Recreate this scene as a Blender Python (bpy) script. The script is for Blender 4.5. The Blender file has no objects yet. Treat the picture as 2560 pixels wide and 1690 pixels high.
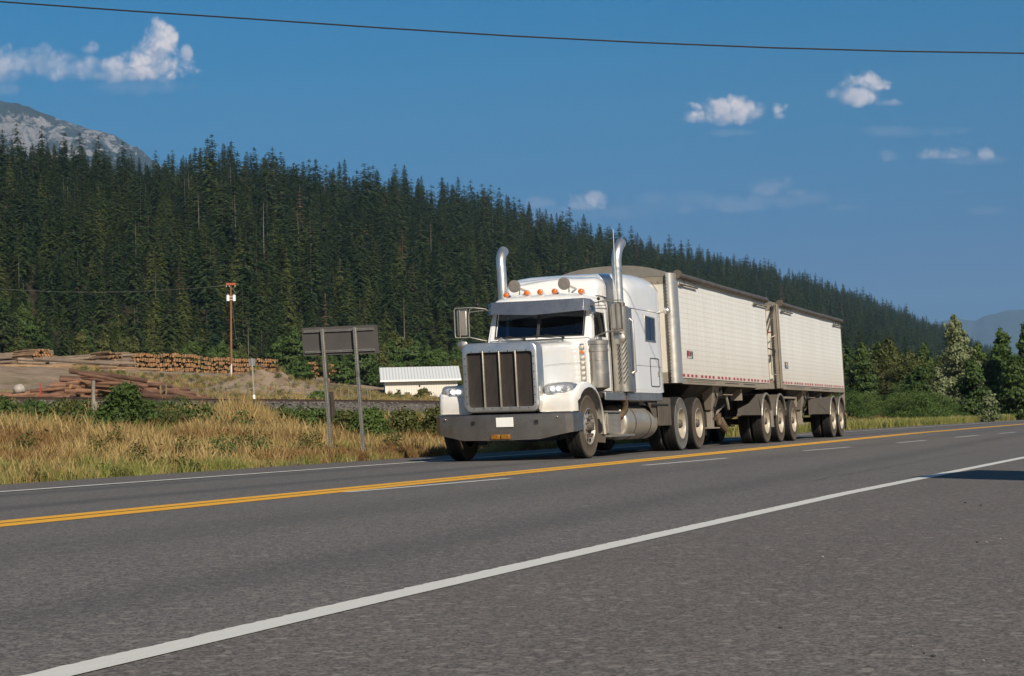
import bpy, math, random
import numpy as np
from math import sin, cos, pi, tan, atan2, radians, sqrt
from mathutils import Vector, Matrix
random.seed(7); rng = np.random.default_rng(7)
S = bpy.context.scene
COL = S.collection
W, H, F = 2560.0, 1690.0, 4330.0
# ---------------------------------------------------------------- camera
CAM = np.array([-27.4713, -10.0109, 0.5680])
FW = np.array([0.93685971, 0.34599914, 0.0507787])
RT = np.array([0.34756765, -0.93729515, -0.02597171])
UP = np.array([-0.03860844, -0.04198089, 0.99837217])
cd = bpy.data.cameras.new('camera'); cam = bpy.data.objects.new('camera', cd); COL.objects.link(cam)
cd.sensor_width = 36; cd.lens = F / W * 36; cd.clip_start = 0.05; cd.clip_end = 40000
cam.matrix_world = Matrix(((RT[0], UP[0], -FW[0], CAM[0]), (RT[1], UP[1], -FW[1], CAM[1]), (RT[2], UP[2], -FW[2], CAM[2]), (0, 0, 0, 1)))
S.camera = cam
# ---------------------------------------------------------------- light
SUN_EL = radians(34); LD = np.array([0.72, 0.69]); LD = LD / np.linalg.norm(LD)     # travel direction of the light on the ground
sl = bpy.data.lights.new('sun', 'SUN'); sun = bpy.data.objects.new('sun', sl); COL.objects.link(sun)
sl.energy = 5.0; sl.angle = radians(0.55); sl.color = (1.0, 0.90, 0.76)
sun.rotation_euler = Vector((LD[0] * cos(SUN_EL), LD[1] * cos(SUN_EL), -sin(SUN_EL))).to_track_quat('-Z', 'Y').to_euler()
world = bpy.data.worlds.new('World'); S.world = world; world.use_nodes = True
S.view_settings.view_transform = 'Standard'; S.view_settings.look = 'None'
S.view_settings.exposure = 0.27; S.view_settings.gamma = 1.0
S.cycles.max_bounces = 6; S.cycles.diffuse_bounces = 3; S.cycles.glossy_bounces = 3; S.cycles.transparent_max_bounces = 12
S.cycles.volume_bounces = 0; S.cycles.use_adaptive_sampling = True; S.cycles.adaptive_threshold = 0.015
try:
    S.cycles.use_denoising = True; S.cycles.denoiser = 'OPENIMAGEDENOISE'
except Exception: pass

def horizon(px): return 1066 - 0.026 * (px - 1280)
def dirpx(px, py=None):
    if py is None: py = horizon(px)
    return FW + RT * (px - W / 2) / F - UP * (py - H / 2) / F
def xy(px, d):
    v = CAM + dirpx(px) * d
    return float(v[0]), float(v[1])
def zpx(px, py, d): return CAM[2] + (horizon(px) - py) / F * d

# ---------------------------------------------------------------- node helpers
class NT:
    def __init__(s, tree): s.t = tree; s.n = tree.nodes; s.l = tree.links
    def new(s, typ, **kw):
        n = s.n.new(typ)
        for k, v in kw.items(): setattr(n, k, v)
        return n
    def set(s, sock, v):
        if hasattr(v, 'is_output') or hasattr(v, 'links'): s.l.new(v, sock)
        else: sock.default_value = v
    def math(s, op, a, b=0.0, c=None, clamp=False):
        n = s.new('ShaderNodeMath', operation=op); n.use_clamp = clamp
        s.set(n.inputs[0], a); s.set(n.inputs[1], b)
        if c is not None: s.set(n.inputs[2], c)
        return n.outputs[0]
    def vmath(s, op, a, b=None, out=0):
        n = s.new('ShaderNodeVectorMath', operation=op); s.set(n.inputs[0], a)
        if b is not None: s.set(n.inputs[1], b)
        return n.outputs[out]
    def noise(s, vec, scale, detail=4, rough=0.55, dist=0.0, out='Fac'):
        n = s.new('ShaderNodeTexNoise'); s.l.new(vec, n.inputs['Vector'])
        n.inputs['Scale'].default_value = scale; n.inputs['Detail'].default_value = detail
        n.inputs['Roughness'].default_value = rough; n.inputs['Distortion'].default_value = dist
        return n.outputs[out]
    def vor(s, vec, scale, feature='F1', out='Distance'):
        n = s.new('ShaderNodeTexVoronoi', feature=feature); s.l.new(vec, n.inputs['Vector']); n.inputs['Scale'].default_value = scale
        return n.outputs[out]
    def ramp(s, fac, stops, interp='LINEAR'):
        n = s.new('ShaderNodeValToRGB'); s.set(n.inputs[0], fac); cr = n.color_ramp; cr.interpolation = interp
        while len(cr.elements) < len(stops): cr.elements.new(0.5)
        for e, (p, c) in zip(cr.elements, stops):
            e.position = p; e.color = (c if hasattr(c, '__len__') else (c, c, c)) if not hasattr(c, '__len__') or len(c) == 4 else (*c, 1)
            if not hasattr(c, '__len__'): e.color = (c, c, c, 1)
        return n.outputs[0]
    def mix(s, fac, a, b, mode='MIX'):
        n = s.new('ShaderNodeMix', data_type='RGBA', blend_type=mode)
        s.set(n.inputs[0], fac)
        for sock, v in ((n.inputs[6], a), (n.inputs[7], b)):
            if hasattr(v, 'links'): s.l.new(v, sock)
            else: sock.default_value = (*v, 1) if len(v) == 3 else v
        return n.outputs[2]
    def maprange(s, v, a, b, c=0.0, d=1.0, smooth=False):
        n = s.new('ShaderNodeMapRange'); n.clamp = True
        if smooth: n.interpolation_type = 'SMOOTHSTEP'
        s.set(n.inputs[0], v); n.inputs[1].default_value = a; n.inputs[2].default_value = b; n.inputs[3].default_value = c; n.inputs[4].default_value = d
        return n.outputs[0]
    def bump(s, h, strength=0.3, dist=0.02):
        n = s.new('ShaderNodeBump'); s.l.new(h, n.inputs['Height']); n.inputs['Strength'].default_value = strength; n.inputs['Distance'].default_value = dist
        return n.outputs[0]
    def scale(s, vec, xyz):
        n = s.new('ShaderNodeMapping'); s.l.new(vec, n.inputs[0]); n.inputs['Scale'].default_value = xyz
        return n.outputs[0]
    def sep(s, vec):
        n = s.new('ShaderNodeSeparateXYZ'); s.l.new(vec, n.inputs[0]); return n.outputs

def newmat(name):
    m = bpy.data.materials.new(name); m.use_nodes = True
    T = NT(m.node_tree); b = T.n['Principled BSDF']
    tc = T.new('ShaderNodeTexCoord')
    return m, T, b, tc.outputs['Object'], T.new('ShaderNodeNewGeometry').outputs['Position']

def mat(name, col, rough=0.5, metal=0.0, var=0.12, vscale=3.0, dirt=None, dirt_amt=0.0, dirt_scale=4.0, bump=0.0, bscale=40.0, spec=0.5, coat=0.0, col2=None, speck=0.0, lowdirt=None):
    m, T, b, oc, pos = newmat(name)
    c2 = col2 or tuple(x * (1 - var) for x in col)
    n = T.noise(oc, vscale, 5, 0.6)
    c = T.mix(T.maprange(n, 0.35, 0.65), col, c2)
    if dirt:
        d = T.noise(oc, dirt_scale, 8, 0.7)
        c = T.mix(T.math('MULTIPLY', T.maprange(d, 0.45, 0.75), dirt_amt), c, dirt)
    if lowdirt:      # road film, thickest low down: (colour, z where it is full, z where it ends)
        z = T.sep(pos)[2]
        g = T.math('MULTIPLY', T.maprange(z, lowdirt[2], lowdirt[1]), T.maprange(T.noise(oc, 6, 6, 0.7), 0.2, 0.7, 0.35, 1.0))
        c = T.mix(g, c, lowdirt[0])
    if speck:
        v = T.vor(oc, 26.0)
        c = T.mix(T.math('MULTIPLY', T.math('LESS_THAN', v, 0.13), speck), c, (0.03, 0.025, 0.02))
    T.l.new(c, b.inputs['Base Color'])
    r = T.maprange(T.noise(oc, vscale * 2.3, 4), 0.3, 0.7, max(0.02, rough * 0.8), min(1, rough * 1.25)); T.l.new(r, b.inputs['Roughness'])
    b.inputs['Metallic'].default_value = metal; b.inputs['Specular IOR Level'].default_value = spec
    b.inputs['Coat Weight'].default_value = coat; b.inputs['Coat Roughness'].default_value = 0.08
    if bump:
        T.l.new(T.bump(T.noise(oc, bscale, 4, 0.7), bump, 0.01), b.inputs['Normal'])
    return m

# ---------------------------------------------------------------- mesh builder
LEAN = 0.02846
class MB:
    def __init__(s): s.v = []; s.f = []; s.m = []; s.c = 0
    def add(s, vs, fs, mi=0):
        o = len(s.v); s.v.extend([tuple(map(float, p)) for p in vs]); s.f.extend([tuple(o + i for i in f) for f in fs]); s.m.extend([mi] * len(fs)); return s
    def box(s, x0, x1, y0, y1, z0, z1, mi=0):
        return s.add([(x0,y0,z0),(x1,y0,z0),(x1,y1,z0),(x0,y1,z0),(x0,y0,z1),(x1,y0,z1),(x1,y1,z1),(x0,y1,z1)],
                     [(0,3,2,1),(4,5,6,7),(0,1,5,4),(1,2,6,5),(2,3,7,6),(3,0,4,7)], mi)
    def hexa(s, a, b, mi=0):     # two quads joined
        return s.add(list(a) + list(b), [(3,2,1,0),(4,5,6,7),(0,1,5,4),(1,2,6,5),(2,3,7,6),(3,0,4,7)], mi)
    def loft(s, rings, mi=0, caps=True, closed=True):
        n = len(rings[0]); vs = [p for r in rings for p in r]; fs = []
        for i in range(len(rings) - 1):
            for j in range(n if closed else n - 1):
                a = i * n + j; b = i * n + (j + 1) % n; fs.append((a, b, b + n, a + n))
        if caps: fs.append(tuple(range(n))[::-1]); fs.append(tuple(range(len(vs) - n, len(vs))))
        return s.add(vs, fs, mi)
    def tube(s, pts, r, seg=10, mi=0, caps=True):
        P = [np.array(p, float) for p in pts]; rings = []
        rs = r if hasattr(r, '__len__') else [r] * len(P)
        t = P[1] - P[0]; t /= np.linalg.norm(t)
        a = np.array([0, 0, 1.0]) if abs(t[2]) < 0.9 else np.array([1.0, 0, 0])
        nrm = np.cross(t, a); nrm /= np.linalg.norm(nrm)
        for i, p in enumerate(P):
            if i == 0: t = P[1] - P[0]
            elif i == len(P) - 1: t = P[-1] - P[-2]
            else: t = (P[i + 1] - P[i]) / np.linalg.norm(P[i + 1] - P[i]) + (P[i] - P[i - 1]) / np.linalg.norm(P[i] - P[i - 1])
            t = t / np.linalg.norm(t); nrm = nrm - t * (nrm @ t); nrm /= np.linalg.norm(nrm); bn = np.cross(t, nrm)
            rings.append([p + rs[i] * (nrm * cos(2 * pi * k / seg) + bn * sin(2 * pi * k / seg)) for k in range(seg)])
        return s.loft(rings, mi, caps)
    def cyl(s, p0, p1, r, seg=20, mi=0, r1=None): return s.tube([p0, p1], [r, r if r1 is None else r1], seg, mi)
    def lathe(s, prof, o, ax, seg=32, mi=0, ang=(0, 2 * pi)):   # prof: (along axis, radius)
        ax = np.array(ax, float); ax /= np.linalg.norm(ax); o = np.array(o, float)
        a = np.array([0, 0, 1.0]) if abs(ax[2]) < 0.9 else np.array([1.0, 0, 0])
        e1 = np.cross(ax, a); e1 /= np.linalg.norm(e1); e2 = np.cross(ax, e1)
        full = abs(ang[1] - ang[0] - 2 * pi) < 1e-6; n = seg if full else seg + 1
        rings = [[o + ax * h + max(r, 1e-4) * (e1 * cos(ang[0] + (ang[1] - ang[0]) * k / seg) + e2 * sin(ang[0] + (ang[1] - ang[0]) * k / seg)) for k in range(n)] for h, r in prof]
        return s.loft(rings, mi, False, full)
    def sphere(s, c, r, seg=16, mi=0, sc=(1, 1, 1)):
        rings = []
        for i in range(seg // 2 + 1):
            t = pi * i / (seg // 2); rings.append([(c[0] + r * sc[0] * max(sin(t), 1e-3) * cos(2 * pi * k / seg), c[1] + r * sc[1] * max(sin(t), 1e-3) * sin(2 * pi * k / seg), c[2] + r * sc[2] * cos(t)) for k in range(seg)])
        return s.loft(rings, mi, True)
    def prism(s, poly, axis, a, b, mi=0):    # poly in the other two coordinates
        def mk(p, h): return {'x': (h, p[0], p[1]), 'y': (p[0], h, p[1]), 'z': (p[0], p[1], h)}[axis]
        return s.loft([[mk(p, a) for p in poly], [mk(p, b) for p in poly]], mi)
    def frame(s, outer, inner, th, mi=0):      # ring between two 3D polygons, thickened by vector th
        n = len(outer); th = np.array(th, float); o = [np.array(p, float) for p in outer]; i_ = [np.array(p, float) for p in inner]
        vs = o + i_ + [p + th for p in o] + [p + th for p in i_]; fs = []
        for k in range(n):
            l = (k + 1) % n
            fs += [(k, l, n + l, n + k), (2*n + k, 3*n + k, 3*n + l, 2*n + l), (k, 2*n + k, 2*n + l, l), (n + k, n + l, 3*n + l, 3*n + k)]
        return s.add(vs, fs, mi)
    def build(s, name, mats, parent=None, angle=35, bevel=0.0, lean=False, seg=2, loc=None, flat=False):
        me = bpy.data.meshes.new(name); v = s.v
        if lean: v = [(x, y + LEAN * z, z) for x, y, z in v]
        me.from_pydata(v, [], s.f)
        mats = mats if isinstance(mats, (list, tuple)) else [mats]
        for m in mats: me.materials.append(m)
        me.polygons.foreach_set('material_index', s.m)
        import bmesh
        bm = bmesh.new(); bm.from_mesh(me); bmesh.ops.recalc_face_normals(bm, faces=bm.faces); bm.to_mesh(me); bm.free()
        if not flat:
            me.polygons.foreach_set('use_smooth', [True] * len(me.polygons)); me.set_sharp_from_angle(angle=radians(angle))
        me.update()
        o = bpy.data.objects.new(name, me); COL.objects.link(o)
        if loc: o.location = loc
        if parent: o.parent = parent
        if bevel:
            md = o.modifiers.new('bevel', 'BEVEL'); md.width = bevel; md.segments = seg; md.limit_method = 'ANGLE'; md.angle_limit = radians(35); md.harden_normals = False
        return o
EACH = {'tow_hook_hole', 'bolt', 'crease_line', 'side_skirt', 'door_seam', 'front_band', 'side_panel', 'tank_strap', 'rivet', 'end_wall', 'rear_post', 'mud_flap', 'roll_end', 'louvre_slot', 'wheel_house', 'windshield', 'hopper', 'rail_fastener', 'body_seam', 'front_wall'}
def build_any(mb, name, m, parent, **k):
    """one object per separate piece for the names in EACH, else one mesh"""
    if name not in EACH: return mb.build(name, m, parent, **k)
    par = list(range(len(mb.v)))
    def find(i):
        while par[i] != i: par[i] = par[par[i]]; i = par[i]
        return i
    for f in mb.f:
        r0 = find(f[0])
        for i in f[1:]: par[find(i)] = r0
    groups = {}
    for f, mi in zip(mb.f, mb.m): groups.setdefault(find(f[0]), []).append((f, mi))
    out = None
    for root, fs in groups.items():
        q = MB(); idx = {}
        for f, mi in fs:
            for i in f:
                if i not in idx: idx[i] = len(q.v); q.v.append(mb.v[i])
            q.f.append(tuple(idx[i] for i in f)); q.m.append(mi)
        o = q.build(name, m, parent, **k); out = out or o
    return out
def npmesh(name, v, f, mats, parent=None, smooth=False):
    me = bpy.data.meshes.new(name); v = np.asarray(v, np.float32); f = np.asarray(f, np.int32); k = f.shape[1]
    me.vertices.add(len(v)); me.vertices.foreach_set('co', v.ravel())
    me.loops.add(f.size); me.loops.foreach_set('vertex_index', f.ravel())
    me.polygons.add(len(f)); me.polygons.foreach_set('loop_start', np.arange(0, f.size, k, dtype=np.int32)); me.polygons.foreach_set('loop_total', np.full(len(f), k, np.int32))
    if smooth: me.polygons.foreach_set('use_smooth', np.ones(len(f), bool))
    me.update(calc_edges=True)
    for m in (mats if isinstance(mats, (list, tuple)) else [mats]): me.materials.append(m)
    return me
def link(name, data, parent=None, loc=None):
    o = bpy.data.objects.new(name, data); COL.objects.link(o)
    if parent: o.parent = parent
    if loc is not None: o.location = loc
    return o
def tag(o, label=None, cat=None, group=None, kind=None):
    if label: o['label'] = label
    if cat: o['category'] = cat
    if group: o['group'] = group
    if kind: o['kind'] = kind
    return o
def empty(name, label, cat, loc=(0, 0, 0), group=None):
    o = link(name, None, loc=loc); o.empty_display_size = 0.3; return tag(o, label, cat, group)
def rrect(hw, hh, r, n=5, cy=0, cz=0):
    out = []
    for qx, qy, a0 in ((1, 1, 0), (-1, 1, pi/2), (-1, -1, pi), (1, -1, 3*pi/2)):
        for k in range(n + 1):
            a = a0 + pi/2 * k / n; out.append((cy + qx * (hw - r) + r * cos(a), cz + qy * (hh - r) + r * sin(a)))
    return out

# ---------------------------------------------------------------- world: sky with clouds
def build_world():
    T = NT(world.node_tree); bg = T.n['Background']; 
    sky = T.new('ShaderNodeTexSky', sky_type='NISHITA'); sky.sun_disc = False
    sky.sun_elevation = SUN_EL; sky.sun_rotation = atan2(-LD[0], -LD[1]); sky.altitude = 700; sky.air_density = 1.0; sky.dust_density = 0.6; sky.ozone_density = 2.2
    tc = T.new('ShaderNodeTexCoord'); v = T.vmath('NORMALIZE', tc.outputs['Generated'])
    z = T.sep(v)[2]
    # smoky haze takes the brightness out of the low sky
    f = T.maprange(z, 0.0, 0.26)
    tint = T.ramp(f, [(0.0, (0.060, 0.110, 0.200)), (0.35, (0.098, 0.218, 0.365)), (0.7, (0.098, 0.372, 0.495)), (1.0, (0.034, 0.445, 0.62))])
    sd = (-LD[0] * cos(SUN_EL), -LD[1] * cos(SUN_EL), sin(SUN_EL))
    ds = T.maprange(T.vmath('DOT_PRODUCT', v, sd, out=1), 0.0, 0.95, 0.0, 1.0, True)      # forward scatter whitens the smoke on the sun's side
    tint = T.mix(ds, tint, (0.50, 0.47, 0.45))
    col = T.mix(1.0, sky.outputs[0], tint, 'MULTIPLY')
    # clouds: soft heaps placed by direction, edges broken by noise. u, w are tangent coordinates about the view heading
    h0 = np.array([FW[0], FW[1], 0]); h0 /= np.linalg.norm(h0); r0 = np.array([h0[1], -h0[0], 0])
    dh = T.vmath('DOT_PRODUCT', v, tuple(h0), out=1); dr = T.vmath('DOT_PRODUCT', v, tuple(r0), out=1)
    u = T.math('DIVIDE', dr, T.math('MAXIMUM', dh, 0.05)); w = T.math('DIVIDE', z, T.math('MAXIMUM', dh, 0.05))
    cv = T.new('ShaderNodeCombineXYZ'); T.l.new(u, cv.inputs[0]); T.l.new(w, cv.inputs[1]); uv = cv.outputs[0]
    n1 = T.noise(uv, 22, 12, 0.66, 0.6); n2 = T.noise(uv, 60, 9, 0.7, 0.3)
    wv = T.vmath('ADD', uv, T.vmath('MULTIPLY', T.vmath('SUBTRACT', T.noise(uv, 40, 4, 0.6, out='Color'), (0.5, 0.5, 0.5)), (0.02, 0.02, 0)))
    def puff(sc):
        n = T.new('ShaderNodeTexVoronoi', feature='SMOOTH_F1'); T.l.new(wv, n.inputs['Vector']); n.inputs['Scale'].default_value = sc; n.inputs['Smoothness'].default_value = 0.35
        return n.outputs['Distance']
    bil = T.math('ADD', T.math('MULTIPLY', T.math('SUBTRACT', 0.56, puff(85)), 1.15), T.math('MULTIPLY', T.math('SUBTRACT', 0.5, puff(210)), 0.7))
    nn = T.math('ADD', T.math('ADD', T.math('MULTIPLY', T.math('SUBTRACT', n1, 0.48), 2.2), T.math('MULTIPLY', T.math('SUBTRACT', n2, 0.5), 1.6)), bil)
    # (px, py, half width px, height up px, depth down px, strength)
    def uw(px, py):
        d = dirpx(px, py); d = d / np.linalg.norm(d); a = d @ h0
        return (d @ r0) / a, d[2] / a
    cl = [(400,140,38,75,70,1.0),(425,95,20,30,40,1.0),(380,175,95,60,30,1.0),(300,180,80,40,28,.75),(465,135,16,26,26,.62),(215,178,110,36,28,.55),(90,160,120,42,34,.55),(-20,170,110,50,36,.6),(225,120,26,18,16,.4),
          (1820,292,100,52,22,.95),(1870,285,80,34,22,.8),(1945,290,22,10,10,.45),(1830,332,70,10,10,.18),
          (2150,240,62,58,24,.82),(2175,215,46,34,30,.85),(2225,258,40,12,8,.6),(2090,235,26,20,16,.55),(2250,326,130,14,10,.16),
          (2350,392,56,26,10,.42),(2405,385,26,20,10,.38),(2466,390,22,22,14,.4),(2228,394,30,20,12,.32),
          (1455,518,60,32,12,.42),(1485,505,40,24,14,.4),(1355,508,40,18,14,.3),(1560,530,90,20,20,.12),
          (1925,470,60,34,22,.36),(2000,500,120,26,22,.16),(1700,500,160,22,30,.12),(2300,330,150,14,12,.14),(1400,535,140,16,24,.12),(2420,400,120,18,14,.14),(330,215,160,16,22,.16),(1990,482,36,12,10,.26),(1840,515,110,34,16,.24),(2110,520,50,12,8,.18),(1720,525,40,18,10,.16),(2380,480,40,8,8,.1),(2470,528,60,10,8,.12),(10,225,40,16,14,.2)]
    dens = None; lit = None; nb = T.maprange(T.noise(T.vmath('ADD', uv, (0.004, 0.006, 0)), 34, 8, 0.62), 0.35, 0.65, -0.55, 0.55)
    for px, py, hw, up, dn, st in cl:
        cu, cw = uw(px, py); a = hw / F * 1.03; bu = up / F * 1.03; bd = dn / F * 1.03
        x = T.math('DIVIDE', T.math('SUBTRACT', u, cu), a); dy = T.math('SUBTRACT', w, cw)
        y = T.math('ADD', T.math('DIVIDE', T.math('MAXIMUM', dy, 0.0), bu), T.math('DIVIDE', T.math('MINIMUM', dy, 0.0), bd))
        q = T.math('SUBTRACT', 1.0, T.math('ADD', T.math('MULTIPLY', x, x), T.math('MULTIPLY', y, y)))
        q = T.math('ADD', q, nn)
        st = st if st > .5 else st * 1.3
        s_ = T.math('MULTIPLY', T.maprange(q, -0.2, 1.0 if st > .6 else 1.5, 0, 1, True), st)
        dens = s_ if dens is None else T.math('MAXIMUM', dens, s_)
        if st > .5:
            g_ = T.math('MULTIPLY', s_, T.maprange(T.math('ADD', T.math('ADD', y, T.math('MULTIPLY', bil, 1.1)), T.math('ADD', nb, T.math('MULTIPLY', x, 0.35))), -0.8, 1.0)); lit = g_ if lit is None else T.math('MAXIMUM', lit, g_)
    shade = T.maprange(T.math('DIVIDE', lit, T.math('MAXIMUM', dens, 0.05)), 0.1, 0.85)
    ccol = T.mix(shade, (3.2, 3.5, 4.4), (6.7, 6.2, 6.2))
    col = T.mix(T.math('MULTIPLY', dens, 0.9), col, ccol)
    T.l.new(col, bg.inputs[0]); bg.inputs[1].default_value = 0.10
build_world()

# ---------------------------------------------------------------- materials
M = {}
M['white'] = mat('white_paint', (0.76, 0.76, 0.745), 0.17, var=0.04, dirt=(0.42, 0.36, 0.27), dirt_amt=0.16, dirt_scale=2.2, coat=0.6, speck=0.04, lowdirt=((0.5, 0.43, 0.33), 0.6, 1.25))
M['cream'] = mat('cream_panel', (0.70, 0.66, 0.56), 0.45, var=0.06, dirt=(0.40, 0.34, 0.26), dirt_amt=0.3)
M['chrome'] = mat('bright_metal', (0.74, 0.73, 0.70), 0.33, 0.9, var=0.05, dirt=(0.36, 0.33, 0.28), dirt_amt=0.18, dirt_scale=5, speck=0.12)
M['steel'] = mat('dull_stainless', (0.50, 0.47, 0.42), 0.36, 0.85, var=0.2, dirt=(0.28, 0.23, 0.17), dirt_amt=0.5, dirt_scale=5, speck=0.3)
M['bumper'] = mat('filmed_bumper_metal', (0.34, 0.30, 0.265), 0.24, 0.85, var=0.15, dirt=(0.17, 0.14, 0.11), dirt_amt=0.5, speck=0.3)
M['visor'] = mat('visor_metal', (0.30, 0.32, 0.35), 0.3, 0.8, var=0.1, speck=0.15)
M['alu'] = mat('dusty_aluminium', (0.56, 0.51, 0.43), 0.42, 0.7, var=0.15, dirt=(0.36, 0.30, 0.22), dirt_amt=0.5)
M['post'] = mat('bright_corner_post', (0.66, 0.63, 0.57), 0.38, 0.75, var=0.1, dirt=(0.45, 0.40, 0.32), dirt_amt=0.3)
M['frame'] = mat('dusty_black_frame', (0.028, 0.025, 0.022), 0.7, var=0.3, dirt=(0.085, 0.07, 0.052), dirt_amt=0.6)
M['railm'] = mat('dusty_lower_rail', (0.30, 0.262, 0.205), 0.6, 0.2, var=0.15, dirt=(0.22, 0.18, 0.13), dirt_amt=0.6)
M['grime'] = mat('road_grime_metal', (0.115, 0.096, 0.074), 0.7, 0.1, var=0.25, dirt=(0.09, 0.075, 0.055), dirt_amt=0.6)
M['black'] = mat('black_rubber', (0.012, 0.012, 0.012), 0.6, var=0.2)
M['tarp'] = mat('grey_tarp', (0.19, 0.18, 0.16), 0.75, var=0.15, dirt=(0.14, 0.11, 0.08), dirt_amt=0.6, bump=0.3, bscale=12)
M['tube'] = mat('dark_roll_tube', (0.085, 0.072, 0.06), 0.5, var=0.3, dirt=(0.20, 0.17, 0.13), dirt_amt=0.4)
M['tread'] = mat('tyre_tread', (0.009, 0.0085, 0.008), 0.85, var=0.2, bump=0.4, bscale=30)
M['tyreb'] = mat('dusty_brown_tyre_wall', (0.085, 0.066, 0.046), 0.85, var=0.25, vscale=6)
M['tyreg'] = mat('dusty_grey_tyre_wall', (0.115, 0.112, 0.105), 0.85, var=0.2, vscale=6)
M['rim'] = mat('cream_rim', (0.50, 0.45, 0.36), 0.45, 0.2, var=0.2, dirt=(0.25, 0.19, 0.13), dirt_amt=0.5)
M['rimalu'] = mat('polished_rim', (0.52, 0.49, 0.44), 0.4, 0.6, var=0.15, dirt=(0.25, 0.20, 0.15), dirt_amt=0.5)
M['amber'] = mat('amber_lens', (0.85, 0.17, 0.01), 0.2, var=0.3, vscale=30, coat=0.5)
M['amberd'] = mat('dirty_amber_lens', (0.30, 0.13, 0.01), 0.35, var=0.4, vscale=20)
M['red'] = mat('red_tape', (0.42, 0.03, 0.035), 0.4, var=0.15)
M['wtape'] = mat('white_tape', (0.62, 0.58, 0.50), 0.4, var=0.15)
M['plate'] = mat('blank_white_plate', (0.80, 0.80, 0.76), 0.5, var=0.02)
M['rust'] = mat('rusty_pipe', (0.13, 0.085, 0.05), 0.8, 0.2, var=0.4, vscale=14)
M['galv'] = mat('galvanised_steel', (0.30, 0.29, 0.26), 0.5, 0.5, var=0.25, vscale=8)
M['signback'] = mat('sign_back_aluminium', (0.088, 0.080, 0.074), 0.6, 0.2, var=0.12, vscale=2)
M['blue'] = mat('blue_decal', (0.05, 0.10, 0.20), 0.4); M['skin'] = mat('skin', (0.35, 0.2, 0.13), 0.6, var=0.1); M['shirt'] = mat('teal_shirt', (0.03, 0.30, 0.38), 0.8)
M['interior'] = mat('dark_cab_interior', (0.03, 0.03, 0.032), 0.8)
M['horn'] = mat('grey_horn_cover', (0.19, 0.17, 0.15), 0.7, var=0.2, vscale=20)
def glassmat():
    m, T, b, oc, pos = newmat('tinted_glass')
    g = T.new('ShaderNodeBsdfGlossy'); g.inputs['Roughness'].default_value = 0.03; g.inputs['Color'].default_value = (0.75, 0.85, 0.95, 1)
    tr = T.new('ShaderNodeBsdfTransparent'); tr.inputs[0].default_value = (0.26, 0.35, 0.40, 1)
    fr = T.new('ShaderNodeFresnel'); fr.inputs[0].default_value = 1.5
    mx = T.new('ShaderNodeMixShader'); T.l.new(T.math('ADD', fr.outputs[0], 0.02), mx.inputs[0]); T.l.new(tr.outputs[0], mx.inputs[1]); T.l.new(g.outputs[0], mx.inputs[2])
    T.l.new(mx.outputs[0], T.n['Material Output'].inputs[0]); return m
M['glass'] = glassmat()
M['darkglass'] = mat('dark_window_glass', (0.012, 0.014, 0.018), 0.06, var=0.1)
def lensmat():
    m, T, b, oc, pos = newmat('clear_headlight_lens')
    v = T.vor(oc, 34, 'F1', 'Color')
    c = T.mix(T.maprange(T.sep(v)[0], 0.2, 0.9), (0.30, 0.32, 0.35), (0.92, 0.93, 0.95)); T.l.new(c, b.inputs['Base Color'])
    b.inputs['Metallic'].default_value = 0.35; b.inputs['Roughness'].default_value = 0.18; b.inputs['Coat Weight'].default_value = 1
    return m
M['lens'] = lensmat()
def emis(name, col, st):
    m, T, b, oc, pos = newmat(name); b.inputs['Base Color'].default_value = (*col, 1)
    b.inputs['Emission Color'].default_value = (*col, 1); b.inputs['Emission Strength'].default_value = st; return m
M['bulb'] = emis('lit_headlamp', (0.95, 0.98, 1.0), 2.2)
def grillemat():
    m, T, b, oc, pos = newmat('woven_grille_mesh')
    s = T.sep(oc); a = T.math('ADD', s[1], s[2]); c = T.math('SUBTRACT', s[1], s[2])
    w1 = T.math('ABSOLUTE', T.math('SINE', T.math('MULTIPLY', a, 150))); w2 = T.math('ABSOLUTE', T.math('SINE', T.math('MULTIPLY', c, 150)))
    wv = T.math('MINIMUM', w1, w2); big = T.noise(T.scale(oc, (1, 5, 1.2)), 3, 5)
    col = T.mix(T.math('LESS_THAN', wv, 0.42), (0.006, 0.005, 0.0045), (0.085, 0.066, 0.055))
    col = T.mix(T.maprange(big, 0.4, 0.65, 0, 0.6), col, (0.02, 0.017, 0.015)); T.l.new(col, b.inputs['Base Color'])
    b.inputs['Roughness'].default_value = 0.6; b.inputs['Metallic'].default_value = 0.3
    T.l.new(T.bump(wv, 0.5, 0.004), b.inputs['Normal']); return m
M['mesh'] = grillemat()
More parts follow.
